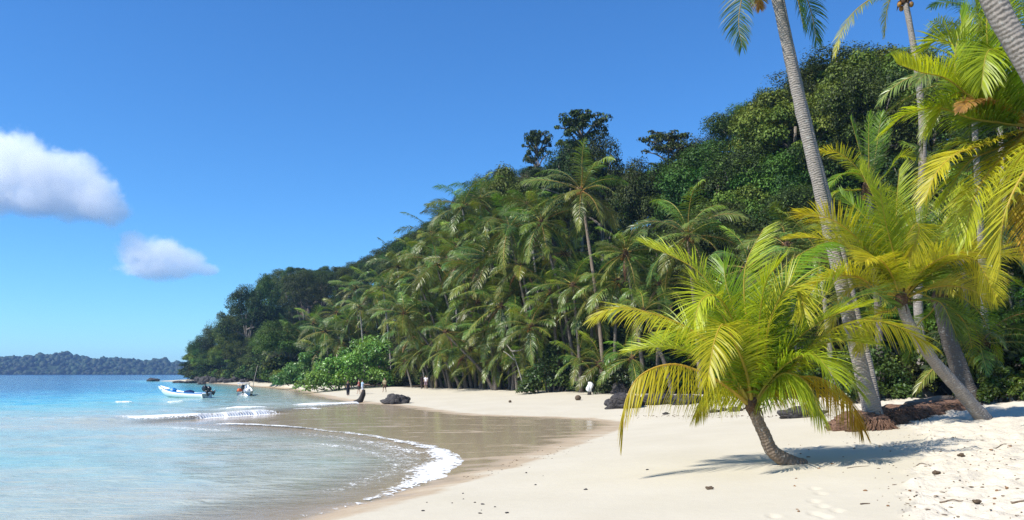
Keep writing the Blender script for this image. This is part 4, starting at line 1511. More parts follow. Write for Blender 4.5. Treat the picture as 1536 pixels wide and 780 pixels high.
    # pale bare branches in the dark bush
    mb = MB()
    Y = on_T(830, 0.6)[1]
    b = np.array(P(770, 560, Y))
    for pts in ([(788, 588), (775, 545), (768, 527)], [(768, 527), (785, 524), (797, 512), (805, 500)], [(768, 527), (760, 517)], [(772, 540), (760, 530), (755, 527)]):
        V, Fs = tube(catmull([P(u, v, Y + .1 * i) for i, (u, v) in enumerate(pts)], 10), np.linspace(.08, .03, 10), 6)
        mb.add(V, Fs)
    o = mb.build('bare_tree', M['branch'], None, extra={'along': mb.get()[0][:, 2]})
    tag(o, 'bleached bare forked branches reaching right among the leaning palm trunks', 'dead tree')


# ------------------------------------------------------------------ rocks and debris
def rock_geo(c, s, seed, sub=4, amp=.45, rz=0):
    V, Q = ico(sub)
    off = Vector((seed * 3.7, seed * 1.3, 0))
    out = []
    for v in V:
        q = Vector(v)
        h = mnoise.noise(q * 1.3 + off) * amp + mnoise.noise(q * 3.1 + off) * amp * .45 + abs(mnoise.noise(q * 6.5 + off)) * amp * .3
        out.append(np.array(v) * (1 + h))
    W = np.array(out)
    # facet a little
    W = W * (1 + .08 * np.sign(np.sin(W[:, :1] * 7 + seed)) * np.sign(np.sin(W[:, 1:2] * 6)))
    ca, sa = math.cos(rz), math.sin(rz)
    W = W * np.asarray(s)
    W = np.stack([W[:, 0] * ca - W[:, 1] * sa, W[:, 0] * sa + W[:, 1] * ca, W[:, 2]], 1)
    return W + np.asarray(c), [Q]


def rock(label, u, v, wpx, hpx, seed, group=None, dep=.7, loc=None, mat='rock', cat='rock', name='rock'):
    p = at(u, v) if loc is None else np.asarray(loc, float)
    k = p[1] / F
    s = np.array((wpx * k / 2, wpx * k / 2 * dep, hpx * k * .62))
    V, Fs = rock_geo(p + np.array((0, s[1] * .4, s[2] * .35)), s, seed)
    o = part(name, V, Fs, M[mat], None, False, loc=tuple(p))
    return tag(o, label, cat, group)


def build_rocks():
    rock('lone black boulder on the sand at the edge of the wet flat', 595, 606, 37, 15, 1)
    # pile left of the near palm
    rock('large grey black boulder of the pile at the foot of the palms', 938, 612, 54, 25, 2, dep=.8)
    rock('smaller steep boulder at the back of the pile', 930, 603, 24, 17, 3, loc=on_T(930, -1.2))
    rock('dark boulder half hidden behind the lone palm fronds', 985, 607, 44, 20, 4)
    rock('low dark boulder right of the boulder pile, under the yellow frond', 1030, 606, 46, 17, 5)
    rock('small flat dark stone on the sand left of the lone palm trunk', 1072, 619, 13, 6, 6)
    rock('small dark stone beside the flat one near the lone palm trunk', 1085, 617, 11, 6, 7)
    rock('oblong dark rock just left of the lone palm crown', 1104, 617, 20, 8, 8)
    rock('tiny dark stone lying alone under the yellow frond', 999, 622, 9, 3.5, 9)
    rock('big brown black boulder on the sand right of the lone palm trunk', 1208, 626, 58, 16, 10, dep=.6)
    # headland
    rock('small black rock alone in the water off the headland', 229, 572, 17, 5.5, 11)
    for k, (u, v, w, h) in enumerate(((268, 574.5, 20, 4), (284, 575, 16, 5), (297, 574, 15, 9), (308, 574, 18, 13), (321, 574.5, 14, 9), (333, 574, 16, 8), (346, 574, 18, 7), (356, 573, 16, 9), (366, 573.5, 13, 6), (302, 577, 12, 4))):
        rock('dark rock in the broken line along the foot of the headland', u, v, w, h, 20 + k, 'rocks at the foot of the headland')
    rock('low dark rock at the waterline before the lower shrub', 466, 582.5, 13, 4, 40)
    # dark stump at the water's edge
    p = at(541, 604)
    k = p[1] / F
    t = [p + np.array((-.25, 0, -.1)), p + np.array((0, 0, .3)), p + np.array((.24, 0, .8)), p + np.array((.32, 0, 1.25))]
    V, Fs = tube(catmull(t, 16), np.interp(np.linspace(0, 1, 16), [0, .25, .7, 1], [.5, .3, .22, .12]), 10)
    V = V + np.array([mnoise.noise_vector(Vector(v * 2.2)) for v in V]) * .07
    tag(part('driftwood_stump', V, Fs, M['driftdark'], None, loc=tuple(p)), 'dark leaning stump stuck in the shallows left of the lone black boulder', 'stump')
    # coconut husks and a white bundle near the rock pile
    V, Q = ico(3)
    p = at(867, 600.5)
    tag(part('coconut', V * np.array((.24, .24, .22)) + p + np.array((0, 0, .18)), [Q], M['coconut_old'], None, loc=tuple(p)), 'dark fallen coconut on the bright sand before the palm row', 'coconut')
    p = at(765, 604)
    tag(part('coconut', V * np.array((.12, .12, .11)) + p + np.array((0, 0, .09)), [Q], M['coconut_old'], None, loc=tuple(p)), 'tiny fallen coconut far out on the empty sand of the cove', 'coconut')
    p = at(884, 592.5)
    sack = simple_mat('white_cloth', (.75, .75, .74), .8, .2, 4, .12, .3)
    t = thing('stump', 'short dark stump with a white cloth over it beside the thin vertical trunk', 'stump', tuple(p))
    Vt, Ft = tube(catmull([p + np.array((0, 0, -.1)), p + np.array((.03, 0, .5)), p + np.array((.05, 0, .92))], 8), [.20, .17, .15, .14, .13, .13, .12, .11], 9)
    part('wood', Vt, Ft, M['driftdark'], t)
    V3, Q3 = ico(4)
    W = V3 * np.array((.24, .2, .42))
    W[:, 0] += .06 * np.sin(W[:, 2] * 9)
    W = W * (1 + .16 * np.sin(np.arctan2(V3[:, 1], V3[:, 0]) * 5 + V3[:, 2] * 3))[:, None]
    part('cloth', W + p + np.array((.03, -.05, .66)), [Q3], sack, t)

    # twigs, shells, husks scattered on the near sand
    def twig(label, u, v, L, az, r=.012, mat='drift', curve=.25):
        p = at(u, v)
        d = np.array((math.cos(az), math.sin(az), 0))
        n = np.array((-d[1], d[0], 0))
        pts = [p - d * L / 2, p + n * L * curve * .5 + np.array((0, 0, .012)), p + d * L / 2]
        C = catmull(pts, 12)
        g = ground_all(C[:, 0], C[:, 1])[0]
        C[:, 2] = np.maximum(g, 0) + r * .8
        V, Fs = tube(C, np.linspace(r, r * .5, 12), 6)
        tag(part('twig', V, Fs, M[mat], None), label, 'twig', None)

    twig('curved dark twig on the loose sand near the lower right corner', 1427, 753, .32, -.5, .014)
    twig('short dark stick on the loose sand below the leaning palm shadow', 1380, 697, .24, -.4)
    twig('short thick stick at the far lower right of the loose sand', 1529, 757, .2, -.6, .016)
    twig('thin pale stick beside the lone palm base', 1287, 701, .55, .25, .009)
    twig('small dark stick on the smooth sand right of the footprints', 1298, 757, .16, .1, .014)
    twig('thin stick lying across the loose sand near the right edge', 1500, 672, .4, .3)
    husk = M['coconut_old']
    V, Q = ico(3)
    for lab, u, v, r in (('round dark husk on the loose sand below the leaning palm', 1404, 711, .055), ('dark husk scrap near the end of the long frond shadow', 1442, 686, .06),
                         ('brown husk scrap on the smooth sand left of the lone palm', 1064, 734, .05), ('small brown scrap on the loose sand above the curved twig', 1465, 755, .05)):
        p = at(u, v)
        W, Fs = rock_geo(p + np.array((0, 0, r * .45)), np.array((r * 1.3, r, r * .7)), int(u), 3, .5)
        tag(part('husk', W, Fs, husk, None, loc=tuple(p)), lab, 'husk')
    rng = random.Random(4)
    for k in range(46):
        if k < 16:
            u, v = rng.uniform(600, 1000), 0
            lo = np.interp(u, [600, 700, 800, 900, 1000], [765, 735, 700, 665, 640])
            v = rng.uniform(lo, min(775, lo + 70))
        else:
            u, v = rng.uniform(1180, 1530), rng.uniform(662, 776)
        p = at(u, v)
        r = rng.uniform(.010, .026)
        W, Fs = rock_geo(p + np.array((0, 0, r * .4)), np.array((r * rng.uniform(.9, 2), r, r * .7)), k + 300, 2, .5, rng.uniform(0, 3))
        if k < 16:
            lab, g = 'tiny dark pebble on the smooth sand above the wet edge', 'pebbles on the smooth sand'
        else:
            lab, g = 'tiny scrap of dry leaf or husk on the sand at lower right', 'scraps on the loose sand'
        tag(part('pebble' if k < 16 else 'scrap', W, Fs, M['rock'] if k < 16 else M['leaflitter'], None, loc=tuple(p)), lab, 'pebble' if k < 16 else 'scrap', g)

    # wrack line and leaf litter: too many scraps to count
    rs = np.random.RandomState(12)
    mb = MB()
    for k in range(520):
        if k < 190:
            u = rs.uniform(930, 1260)
            v = 624.5 + rs.normal(0, 1.2)
        elif k < 270:
            u = rs.uniform(690, 910)
            v = np.interp(u, [690, 800, 910], [722, 688, 650]) + rs.normal(0, 5)
        elif k < 330:
            u, v = rs.uniform(1240, 1520), 655 + rs.normal(0, 7)
        else:
            u, v = rs.uniform(1310, 1536), rs.uniform(655, 778)
        p = at(u, v)
        r = rs.uniform(.006, .018) * (1.8 if k < 190 else 1)
        W, Fs = rock_geo(p + np.array((0, 0, r * .3)), np.array((r * rs.uniform(1, 3.2), r, r * .6)), k + 700, 1, .5, rs.uniform(0, 3))
        mb.add(W, Fs)
    tag(mb.build('beach_litter', M['drift'], None, False), 'fine brown scraps of leaf and husk strewn over the sand', 'litter', kind='stuff')

    # root mass and eroded bank at the tall palm's foot
    rng = np.random.RandomState(9)
    p = at(1345, 640)
    t = thing('root_mass', 'reddish brown eroded root mass under the tall grey palms', 'roots', tuple(p))
    a, b = at(1296, 645), at(1440, 612)
    mb = MB()
    for k in range(7):
        q = k / 6
        c = a * (1 - q) + b * q + np.array((.1, .5, .12 + .10 * q))
        c[2] = max(gz(c[0], c[1]), 0) + .16 - .08 * q
        W, Fs = rock_geo(c, np.array((1.05, .6, .40 - .18 * q)), 60 + k, 5, .28)
        mb.add(W, Fs)
    mb.build('soil', M['root'], t, False)
    mb = MB()
    for k in range(520):
        q = rng.rand() ** 1.3
        c = a * (1 - q) + b * q + np.array((rng.uniform(-.4, .4), rng.uniform(-.15, .6), 0))
        g = max(gz(c[0], c[1]), 0)
        s = c.copy()
        s[2] = g + rng.uniform(.15, .55) * (1 - .45 * q)
        e = s + np.array((rng.uniform(-.5, .5), rng.uniform(-.7, .05), 0))
        e[2] = max(gz(e[0], e[1]), 0) + .01
        m = (s + e) / 2 + np.array((rng.uniform(-.1, .1), rng.uniform(-.15, 0), rng.uniform(.0, .16)))
        V, Fs = tube(catmull([s, m, e], 7), np.linspace(.02, .007, 7) * rng.uniform(.5, 1.3), 4)
        mb.add(V, Fs)
    o = mb.build('root_strands', M['root'], t)
    o['kind'] = 'stuff'
    # roots spreading from the trunk foot
    c = at(1316, 644)
    mb = MB()
    for k in range(420):
        a = rng.uniform(0, 6.283)
        h = rng.uniform(.02, .34)
        r0 = .30 * (1.35 - .5 * h)
        s = c + np.array((math.cos(a) * r0, math.sin(a) * r0, h))
        r1 = rng.uniform(.38, .66)
        e = c + np.array((math.cos(a + rng.uniform(-.3, .3)) * r1, math.sin(a) * r1, 0))
        e[2] = max(gz(e[0], e[1]), 0) - .02
        m = s * .45 + e * .55 + np.array((0, 0, -.06 * h))
        V, Fs = tube(catmull([s, m, e], 7), np.linspace(.02, .008, 7) * rng.uniform(.5, 1.4), 4)
        mb.add(V, Fs)
    o = mb.build('foot_roots', M['root'], t)
    o['kind'] = 'stuff'
    c = at(1284, 648)
    W, Fs = rock_geo(c + np.array((.0, .25, .06)), np.array((.2, .25, .2)), 78, 4, .35)
    part('root_stub', W, Fs, M['fibre'], t, False)
    # fallen log lying along the bank top
    L = [at(1372, 622) + np.array((0, .5, .22)), at(1410, 612) + np.array((0, .7, .22)), at(1446, 607) + np.array((0, .9, .2))]
    C = catmull(L, 12)
    V, Fs = tube(C, np.linspace(.22, .16, 12), 10)
    V = V + np.array([mnoise.noise_vector(Vector(v * 3)) for v in V]) * .05
    tag(part('fallen_log', V, Fs, M['bark_brown'], None, attrs={'along': V[:, 0]}), 'brown fallen log along the top of the bank between root mass and leaning palm', 'log')


# ------------------------------------------------------------------ boats
def hull(L, B, name, matw, matb, parent, Mx, z0=0.0):
    """open skiff, bow towards +x, stern at x=0; waterline z=0"""
    n = 26
    s = np.linspace(0, 1, n)
    half = B / 2 * np.interp(s, [0, .15, .5, .75, .9, 1], [.82, .93, 1, .74, .36, .04])
    half = np.convolve(np.pad(half, 2, 'edge'), np.ones(5) / 5, 'valid')
    half[-1] = .03
    sheer = np.interp(s, [0, .3, .6, .8, 1], [.52, .50, .60, .86, 1.30])
    sheer = np.convolve(np.pad(sheer, 2, 'edge'), np.ones(5) / 5, 'valid')
    keel = np.interp(s, [0, .55, .8, .93, 1], [-.24, -.26, -.10, .35, 1.1])
    keel = np.convolve(np.pad(keel, 2, 'edge'), np.ones(5) / 5, 'valid')
    x = s * L
    rows = []
    for k in range(n):
        b, zs, zk = half[k], sheer[k], keel[k]
        ch = zk + .28 * (zs - zk)
        out = [(x[k], -b, zs), (x[k], -b * .97, zs - .4 * (zs - ch)), (x[k], -b * .82, ch), (x[k], -b * .4, zk + .08 * (zs - zk)), (x[k], 0, zk), (x[k], b * .4, zk + .08 * (zs - zk)), (x[k], b * .82, ch), (x[k], b * .97, zs - .4 * (zs - ch)), (x[k], b, zs)]
        bi = max(b - .06, .01)
        zi = max(zk + .14, zk + .05)
        inn = [(x[k], bi, zs - .01), (x[k], bi * .84, ch + .06), (x[k], bi * .3, zi), (x[k], -bi * .3, zi), (x[k], -bi * .84, ch + .06), (x[k], -bi, zs - .01)]
        rows.append(out + inn)
    V = np.array(rows).reshape(-1, 3)
    m = 15
    i = np.arange(n - 1)[:, None] * m
    j = np.arange(m)[None, :]
    Q = np.stack([i + j, i + (j + 1) % m, i + m + (j + 1) % m, i + m + j], -1).reshape(-1, 4)
    caps = [np.array([list(range(9))]), np.array([[(n - 1) * m + q for q in range(8, -1, -1)]])]
    tc = [(x[0], -half[0] * .95, sheer[0]), (x[0] + .07, -half[0] * .95, sheer[0]), (x[0] + .07, half[0] * .95, sheer[0]), (x[0], half[0] * .95, sheer[0])]
    o = part(name, Mx(V), [Q] + caps, matw, parent, True)
    # transom inside
    V2, F2 = box((.05, 0, (keel[0] + sheer[0]) / 2), (.08, half[0] * 1.7, sheer[0] - keel[0]))
    part('transom', Mx(V2), F2, matw, parent, False)
    for sd in (-1, 1):
        C = np.stack([x, sd * half, sheer], 1)
        V3, F3 = tube(C, .046, 6)
        part('gunwale', Mx(V3), F3, matb, parent, True)
    return x, half, sheer, keel


def outboard(Mx, parent, x, y, z, tilt, mb, mg):
    """engine: cowling, leg and lower unit with propeller, tilted about the transom"""
    ca, sa = math.cos(tilt), math.sin(tilt)

    def tf(V):
        V = np.asarray(V, float)
        return np.stack([x + V[:, 0] * ca - V[:, 2] * sa, y + V[:, 1], z + V[:, 0] * sa + V[:, 2] * ca], 1)
    V, Q = ico(3)
    W = np.sign(V) * np.abs(V) ** .6
    root = part('outboard_motor', Mx(tf(W * np.array((.34, .21, .30)) + np.array((-.18, 0, .42)))), [Q], mb, parent)
    Vt, Ft = box((-.2, 0, -.1), (.2, .14, .7))
    part('motor_leg', Mx(tf(Vt)), Ft, mb, root, False)
    W = np.sign(V) * np.abs(V) ** .8
    part('gearcase', Mx(tf(W * np.array((.3, .08, .1)) + np.array((-.25, 0, -.55)))), [Q], mb, root)
    Vt, Ft = box((-.2, 0, -.42), (.42, .24, .03))
    part('cavitation_plate', Mx(tf(Vt)), Ft, mb, root, False)
    mbp = MB()
    for k in range(3):
        a = k * 2.094
        Vb, Fb = box((-.58, .09 * math.cos(a), -.55 + .09 * math.sin(a)), (.03, .12, .1))
        mbp.add(Vb, Fb)
    V4, F4 = mbp.get()
    part('propeller', Mx(tf(V4)), F4, mg, root, False)


def frame_fn(org, head, trim=0):
    h = np.array((head[0], head[1], 0), float)
    h /= np.linalg.norm(h)
    y = np.array((-h[1], h[0], 0))

    def f(V):
        V = np.asarray(V, float)
        c, s = math.cos(trim), math.sin(trim)
        xx = V[:, 0] * c - V[:, 2] * s
        zz = V[:, 0] * s + V[:, 2] * c
        return np.asarray(org, float) + xx[:, None] * h + V[:, 1][:, None] * y + zz[:, None] * np.array((0, 0, 1.))
    return f


def build_boats():
    white = simple_mat('boat_white_paint', (.74, .76, .76), .4, .5, 3, .08)
    blue = simple_mat('boat_blue_paint', (.02, .20, .52), .4, .5, 3, .1)
    navy = simple_mat('navy_canvas', (.012, .035, .12), .8, .2, 6, .3, .4)
    black = simple_mat('outboard_black', (.012, .012, .014), .3, .5, 4, .2)
    grey = simple_mat('motor_metal', (.35, .36, .37), .35, .5, 4, .2, 0, .8)
    green = simple_mat('dark_green_paint', (.02, .10, .07), .5, .4, 3, .1)
    skin = simple_mat('orange_life_vest', (.55, .13, .05), .7, .2, 5, .2)
    # --- skiff seen from the side
    org = np.array((-34.8, 91.3, 0.0))
    t = thing('skiff', 'white open boat with blue rails and two black outboards moored in the shallows', 'boat', tuple(org))
    Mx = frame_fn(org, (-.875, .485), R(1.0))
    x, half, sheer, keel = hull(8.4, 1.75, 'hull', white, blue, t, Mx)
    for px in (1.7, 3.6, 5.3):
        hb = float(np.interp(px, x, half))
        V, Fs = box((px, 0, float(np.interp(px, x, sheer)) - .22), (.32, hb * 1.85, .05))
        part('thwart', Mx(V), Fs, blue, t, False)
    V, Fs = box((7.0, 0, float(np.interp(7.0, x, sheer)) - .12), (1.5, .8, .04))
    part('foredeck', Mx(V), Fs, white, t, False)
    outboard(Mx, t, -.12, .36, .66, R(-38), black, grey)
    outboard(Mx, t, -.12, -.36, .62, R(-62), black, grey)
    for px, c, s, m, lab in ((2.9, .2, (.6, .5, .34), navy, 'navy blue cloth bundle amidships in the white boat'), (5.9, 0, (.5, .4, .28), blue, 'blue cloth bundle towards the bow of the white boat')):
        zz = float(np.interp(px, x, sheer)) - .02
        W, Fs = rock_geo(np.array((px, c * .5, zz)), np.array(s), 55, 3, .25)
        tag(part('bundle', Mx(W), Fs, m, None, True), lab, 'bundle')
    # mooring line
    V, Fs = tube(catmull([(8.2, 0, 1.25), (9.3, .3, .5), (10.6, .5, -.1)], 10), .015, 5)
    part('mooring_line', Mx(V), Fs, grey, t)

    # --- boat seen from the stern with a pole
    org = np.array((-33.4, 99.5, 0.0))
    t = thing('skiff', 'white boat seen from behind with one outboard and a long thin leaning pole', 'boat', tuple(org))
    Mx = frame_fn(org, (-.26, .965), R(1.0))
    x, half, sheer, keel = hull(6.6, 2.0, 'hull', white, green, t, Mx)
    outboard(Mx, t, -.1, .05, .66, R(-8), black, grey)
    for px in (1.5, 3.1):
        hb = float(np.interp(px, x, half))
        V, Fs = box((px, 0, float(np.interp(px, x, sheer)) - .2), (.3, hb * 1.8, .05))
        part('thwart', Mx(V), Fs, green, t, False)
    # waterline band of dark paint
    for sd in (-1, 1):
        C = np.stack([x[:16], sd * half[:16] * .9, np.full(16, .07)], 1)
        V, Fs = tube(C, .05, 5)
        part('boot_stripe', Mx(V), Fs, green, t)
    V, Fs = tube([(.9, -1.02, .3), (.9, -1.15, 1.6), (.9, -1.62, 3.75)], [.04, .035, .022], 6)
    part('pole', Mx(V), Fs, M['branch'], t)
    V, Fs = tube([(2.4, .25, .5), (2.4, .22, 1.55)], .022, 6)
    part('antenna', Mx(V), Fs, grey, t)
    # flat sunshade on four posts
    V, Fs = box((2.6, .12, 1.52), (1.5, 1.5, .05))
    part('sunshade', Mx(V), Fs, simple_mat('sunshade_grey', (.33, .37, .48), .7, .3, 4, .1), t, False)
    for dx in (1.95, 3.25):
        for dy in (-.55, .75):
            V, Fs = tube([(dx, dy, .2), (dx, dy, 1.5)], .02, 5)
            part('shade_post', Mx(V), Fs, grey, t)
    for k, (yy, zz, m, lab) in enumerate(((.52, .66, skin, 'orange life vest heap on the port side of the boat with the pole'), (-.5, .64, white, 'white bag on the starboard side of the boat with the pole'))):
        W, Fs = rock_geo(Mx(np.array([(.7, yy, zz)]))[0], np.array((.3, .3, .26)), 70 + k, 3, .3)
        tag(part('bundle', W, Fs, m, None, True), lab, 'bundle')


# ------------------------------------------------------------------ people
def skin_body(joints, edges, name, mat, parent, org, sub=1):
    me = bpy.data.meshes.new(name)
    me.from_pydata([j[0] for j in joints], edges, [])
    o = bpy.data.objects.new(name, me)
    COL.objects.link(o)
    md = o.modifiers.new('Skin', 'SKIN')
    md.use_smooth_shade = True
    for i, (_, r) in enumerate(joints):
        sv = me.skin_vertices[0].data[i]
        sv.radius = (r[0], r[1]) if isinstance(r, tuple) else (r, r)
        sv.use_root = (i == 0)
    sb = o.modifiers.new('Sub', 'SUBSURF')
    sb.levels = sb.render_levels = sub
    dg = bpy.context.evaluated_depsgraph_get()
    nm = bpy.data.meshes.new_from_object(o.evaluated_get(dg))
    bpy.data.objects.remove(o)
    nm.materials.clear()
    nm.materials.append(mat)
    p = bpy.data.objects.new(name, nm)
    link(p, parent)
    return p


def person(label, u, v, face, top, bottom, skinc, hairc, stride=.14, arm=(.1, .1), H=1.7, bag=None, shirtless=False, trousers=False, Y=None):
    p = at(u, v) if Y is None else np.array(((u - CU) / F * Y, Y, max(0, gz((u - CU) / F * Y, Y))))
    sk = simple_mat('skin', skinc, .55, .4, 8, .1)
    t = thing('person', label, 'person', tuple(p))
    t.rotation_euler = (0, 0, face)
    ORG[t.name] = np.zeros(3)
    k = H / 1.7
    a, b = arm
    J = [((0, 0, .93), (.13, .10)), ((0, 0, 1.10), (.125, .09)), ((0, 0, 1.30), (.15, .10)), ((0, 0, 1.42), (.11, .08)), ((0, .01, 1.49), .05), ((0, .02, 1.56), (.07, .08)), ((0, .02, 1.64), (.075, .09)), ((0, .01, 1.70), (.05, .06)),
         ((.17, 0, 1.39), .055), ((.22, .02 + a * .5, 1.14), .042), ((.22, .05 + a * 1.6, .94 + a * .5), .034), ((.22, .08 + a * 1.9, .84 + a * .7), .03),
         ((-.17, 0, 1.39), .055), ((-.22, .02 + b * .5, 1.14), .042), ((-.22, .05 + b * 1.6, .94 + b * .5), .034), ((-.22, .08 + b * 1.9, .84 + b * .7), .03),
         ((.09, 0, .86), .085), ((.10, stride * .6 + .03, .48), .058), ((.10, stride, .09), .04), ((.10, stride + .16, .03), .032),
         ((-.09, 0, .86), .085), ((-.10, -stride * .4 + .03, .48), .058), ((-.10, -stride, .09), .04), ((-.10, -stride + .16, .03), .032)]
    E = [(0, 1), (1, 2), (2, 3), (3, 4), (4, 5), (5, 6), (6, 7), (3, 8), (8, 9), (9, 10), (10, 11), (3, 12), (12, 13), (13, 14), (14, 15), (0, 16), (16, 17), (17, 18), (18, 19), (0, 20), (20, 21), (21, 22), (22, 23)]
    J = [((x * k, y * k, z * k), r) for (x, y, z), r in J]
    skin_body(J, E, 'body', sk, t, p)
    V, Q = ico(3)
    hm = simple_mat('hair', hairc, .6, .3, 20, .3, .3)
    W = V * np.array((.098, .115, .115)) + np.array((0, -.012, 1.655))
    W = W[:, :]
    part('hair', W * k + np.array((0, -.02, .01)), [Q], hm, t)
    if top is not None:
        tm = simple_mat('shirt_cloth', top, .8, .2, 6, .1)
        zz = np.linspace(.90, 1.43, 8)
        rx = np.array([.185, .18, .172, .178, .195, .205, .19, .11])
        ry = np.array([.135, .13, .125, .13, .14, .14, .12, .085])
        aa = np.linspace(0, 2 * math.pi, 14, endpoint=False)
        V2 = np.array([(rx[i] * math.cos(q), ry[i] * math.sin(q), zz[i]) for i in range(8) for q in aa])
        i = np.arange(7)[:, None] * 14
        j = np.arange(14)[None, :]
        Qs = np.stack([i + j, i + (j + 1) % 14, i + 14 + (j + 1) % 14, i + 14 + j], -1).reshape(-1, 4)
        mb = MB().add(V2, [Qs])
        for sgn, am in ((1, a), (-1, b)):
            Vt, Ft = tube(catmull([(sgn * .16, 0, 1.40), (sgn * .215, .01 + am * .3, 1.22)], 5), [.085, .08, .076, .072, .07], 10, False)
            mb.add(Vt, Ft)
        V5, F5 = mb.get()
        part('shirt', V5 * k, F5, tm, t)
    bm_ = simple_mat('shorts_cloth', bottom, .8, .2, 6, .1)
    mb = MB()
    Vt, Ft = tube([(0, 0, .82), (0, 0, .90), (0, 0, 1.0)], [.17, .185, .165], 14)
    mb.add(Vt * np.array((1, .78, 1)), Ft)
    low = .12 if trousers else .52
    for sgn, st in ((1, stride), (-1, -stride)):
        ya = (st * .6 if st > 0 else st * .4) + .03
        kx = [(sgn * .09, 0, .87), (sgn * .10, ya * (.86 - max(low, .5)) / .38, max(low, .5))]
        if trousers:
            kx.append((sgn * .10, st, .12))
        Vt, Ft = tube(catmull(kx, 8), np.linspace(.115, .085 if not trousers else .068, 8), 10, False)
        mb.add(Vt, Ft)
    V6, F6 = mb.get()
    part('trousers' if trousers else 'shorts', V6 * k, F6, bm_, t)
    return t


def build_people():
    tan = (.30, .17, .10)
    pale = (.45, .29, .21)
    dark = (.10, .055, .035)
    blk = (.012, .010, .010)
    person('person in dark clothes walking along the water edge left of the couple', 522, 594, R(200), (.02, .02, .025), (.02, .02, .03), tan, blk, trousers=True, H=1.75)
    person('person in a dark red top walking beside the one in light blue', 538.5, 591, R(110), (.28, .06, .05), (.05, .04, .04), pale, (.03, .02, .015))
    person('person in a light blue shirt holding one arm out', 543.5, 591.5, R(-80), (.45, .60, .78), (.5, .5, .55), pale, (.04, .025, .015), arm=(.42, .1))
    person('person in khaki swimwear walking alone up the sand', 577, 588.5, R(160), (.30, .27, .15), (.10, .06, .04), tan, (.05, .03, .02), stride=.2)
    person('person in dark clothes standing leftmost of the three under the palms', 633, 583.5, R(30), (.05, .03, .03), (.06, .04, .035), dark, blk, trousers=True)
    person('person in a white top between two others under the palms', 639, 584, R(170), (.75, .70, .74), (.30, .20, .22), tan, blk)
    person('person in a khaki top standing rightmost of the three under the palms', 648.5, 583.5, R(200), (.22, .19, .10), (.14, .11, .07), tan, blk, trousers=True)


# ------------------------------------------------------------------ far island, clouds, haze, light
def build_far():
    D0 = 1600.0
    us = np.array([-1900, -1200, -600, -200, -60, 0, 22, 42, 62, 85, 105, 130, 150, 168, 195, 215, 240, 255, 285, 330, 420, 560])
    vs = np.array([532, 517, 527, 521, 529, 527, 523, 521, 526, 531, 529, 530, 535, 534, 532, 536, 540, 537, 541, 545, 551, 561])
    nx, ny = 420, 14
    u = np.linspace(-1900, 560, nx)
    top = np.interp(u, us, vs)
    X, Y, Z = [], [], []
    for j in range(ny):
        q = j / (ny - 1)
        d = D0 + 260 * q
        x = (u - CU) / F * D0 * (1 + .05 * q)
        h = (HV - top) / F * D0
        X.append(x)
        Y.append(np.full(nx, d) + 40 * np.sin(u / 90))
        Z.append(np.where(q < .08, -1.0, (h - 9) * math.sin(min(q, .75) / .75 * math.pi / 2) ** .8 * (1 if q < .76 else 1 - (q - .75) * 2)))
    X, Y, Z = (np.array(a) for a in (X, Y, Z))
    Z = Z + 2.5 * vnoise(X, Y, .02, 61) * (Z > 0)
    V = np.stack([X.ravel(), Y.ravel(), Z.ravel()], 1)
    i = np.arange(ny - 1)[:, None] * nx
    j = np.arange(nx - 1)[None, :]
    Q = np.stack([i + j, i + j + 1, i + nx + j + 1, i + nx + j], -1).reshape(-1, 4)
    soil = simple_mat('island_soil', (.03, .05, .018), .9, .1, .05, .3)
    o = part('far_island_terrain', V, [Q], soil, None, True, loc=(0, D0, 0))
    tag(o, kind='structure')
    rng = np.random.RandomState(8)
    mb = MB()
    Vi, Qi = ico(2)
    n = 0
    for _ in range(7000):
        a, b = rng.rand() * (nx - 2), rng.rand() ** 1.4 * 10.4
        ai, bi = int(a), int(b)
        p = V.reshape(ny, nx, 3)[bi, ai] * (1 - (b - bi)) + V.reshape(ny, nx, 3)[min(bi + 1, ny - 1), ai] * (b - bi)
        p = p + np.array((rng.uniform(-4, 4), 0, 0))
        if p[2] < -1.0:
            continue
        uu = CU + F * p[0] / p[1]
        r = rng.uniform(2.6, 7.0) * (1.35 if rng.rand() < .1 else 1)
        bump = 1 + rng.normal(0, .13, (len(Vi), 1))
        W = Vi * bump * np.array((r, r, r * rng.uniform(.7, 1.25))) + p + np.array((0, 0, r * .35))
        c = np.array((.026, .044, .014)) * rng.uniform(.5, 1.5) * np.array((rng.uniform(.8, 1.3), 1, 1))
        mb.add(W, [Qi], np.repeat(c[None] , len(W), 0) * rng.uniform(.75, 1.25, (len(W), 1)))
    o = mb.build('distant_forest', M['leaf'], None, False, loc=(0, D0, 0))
    tag(o, 'far wooded island ridge fading blue across the bay', 'forest', kind='stuff')


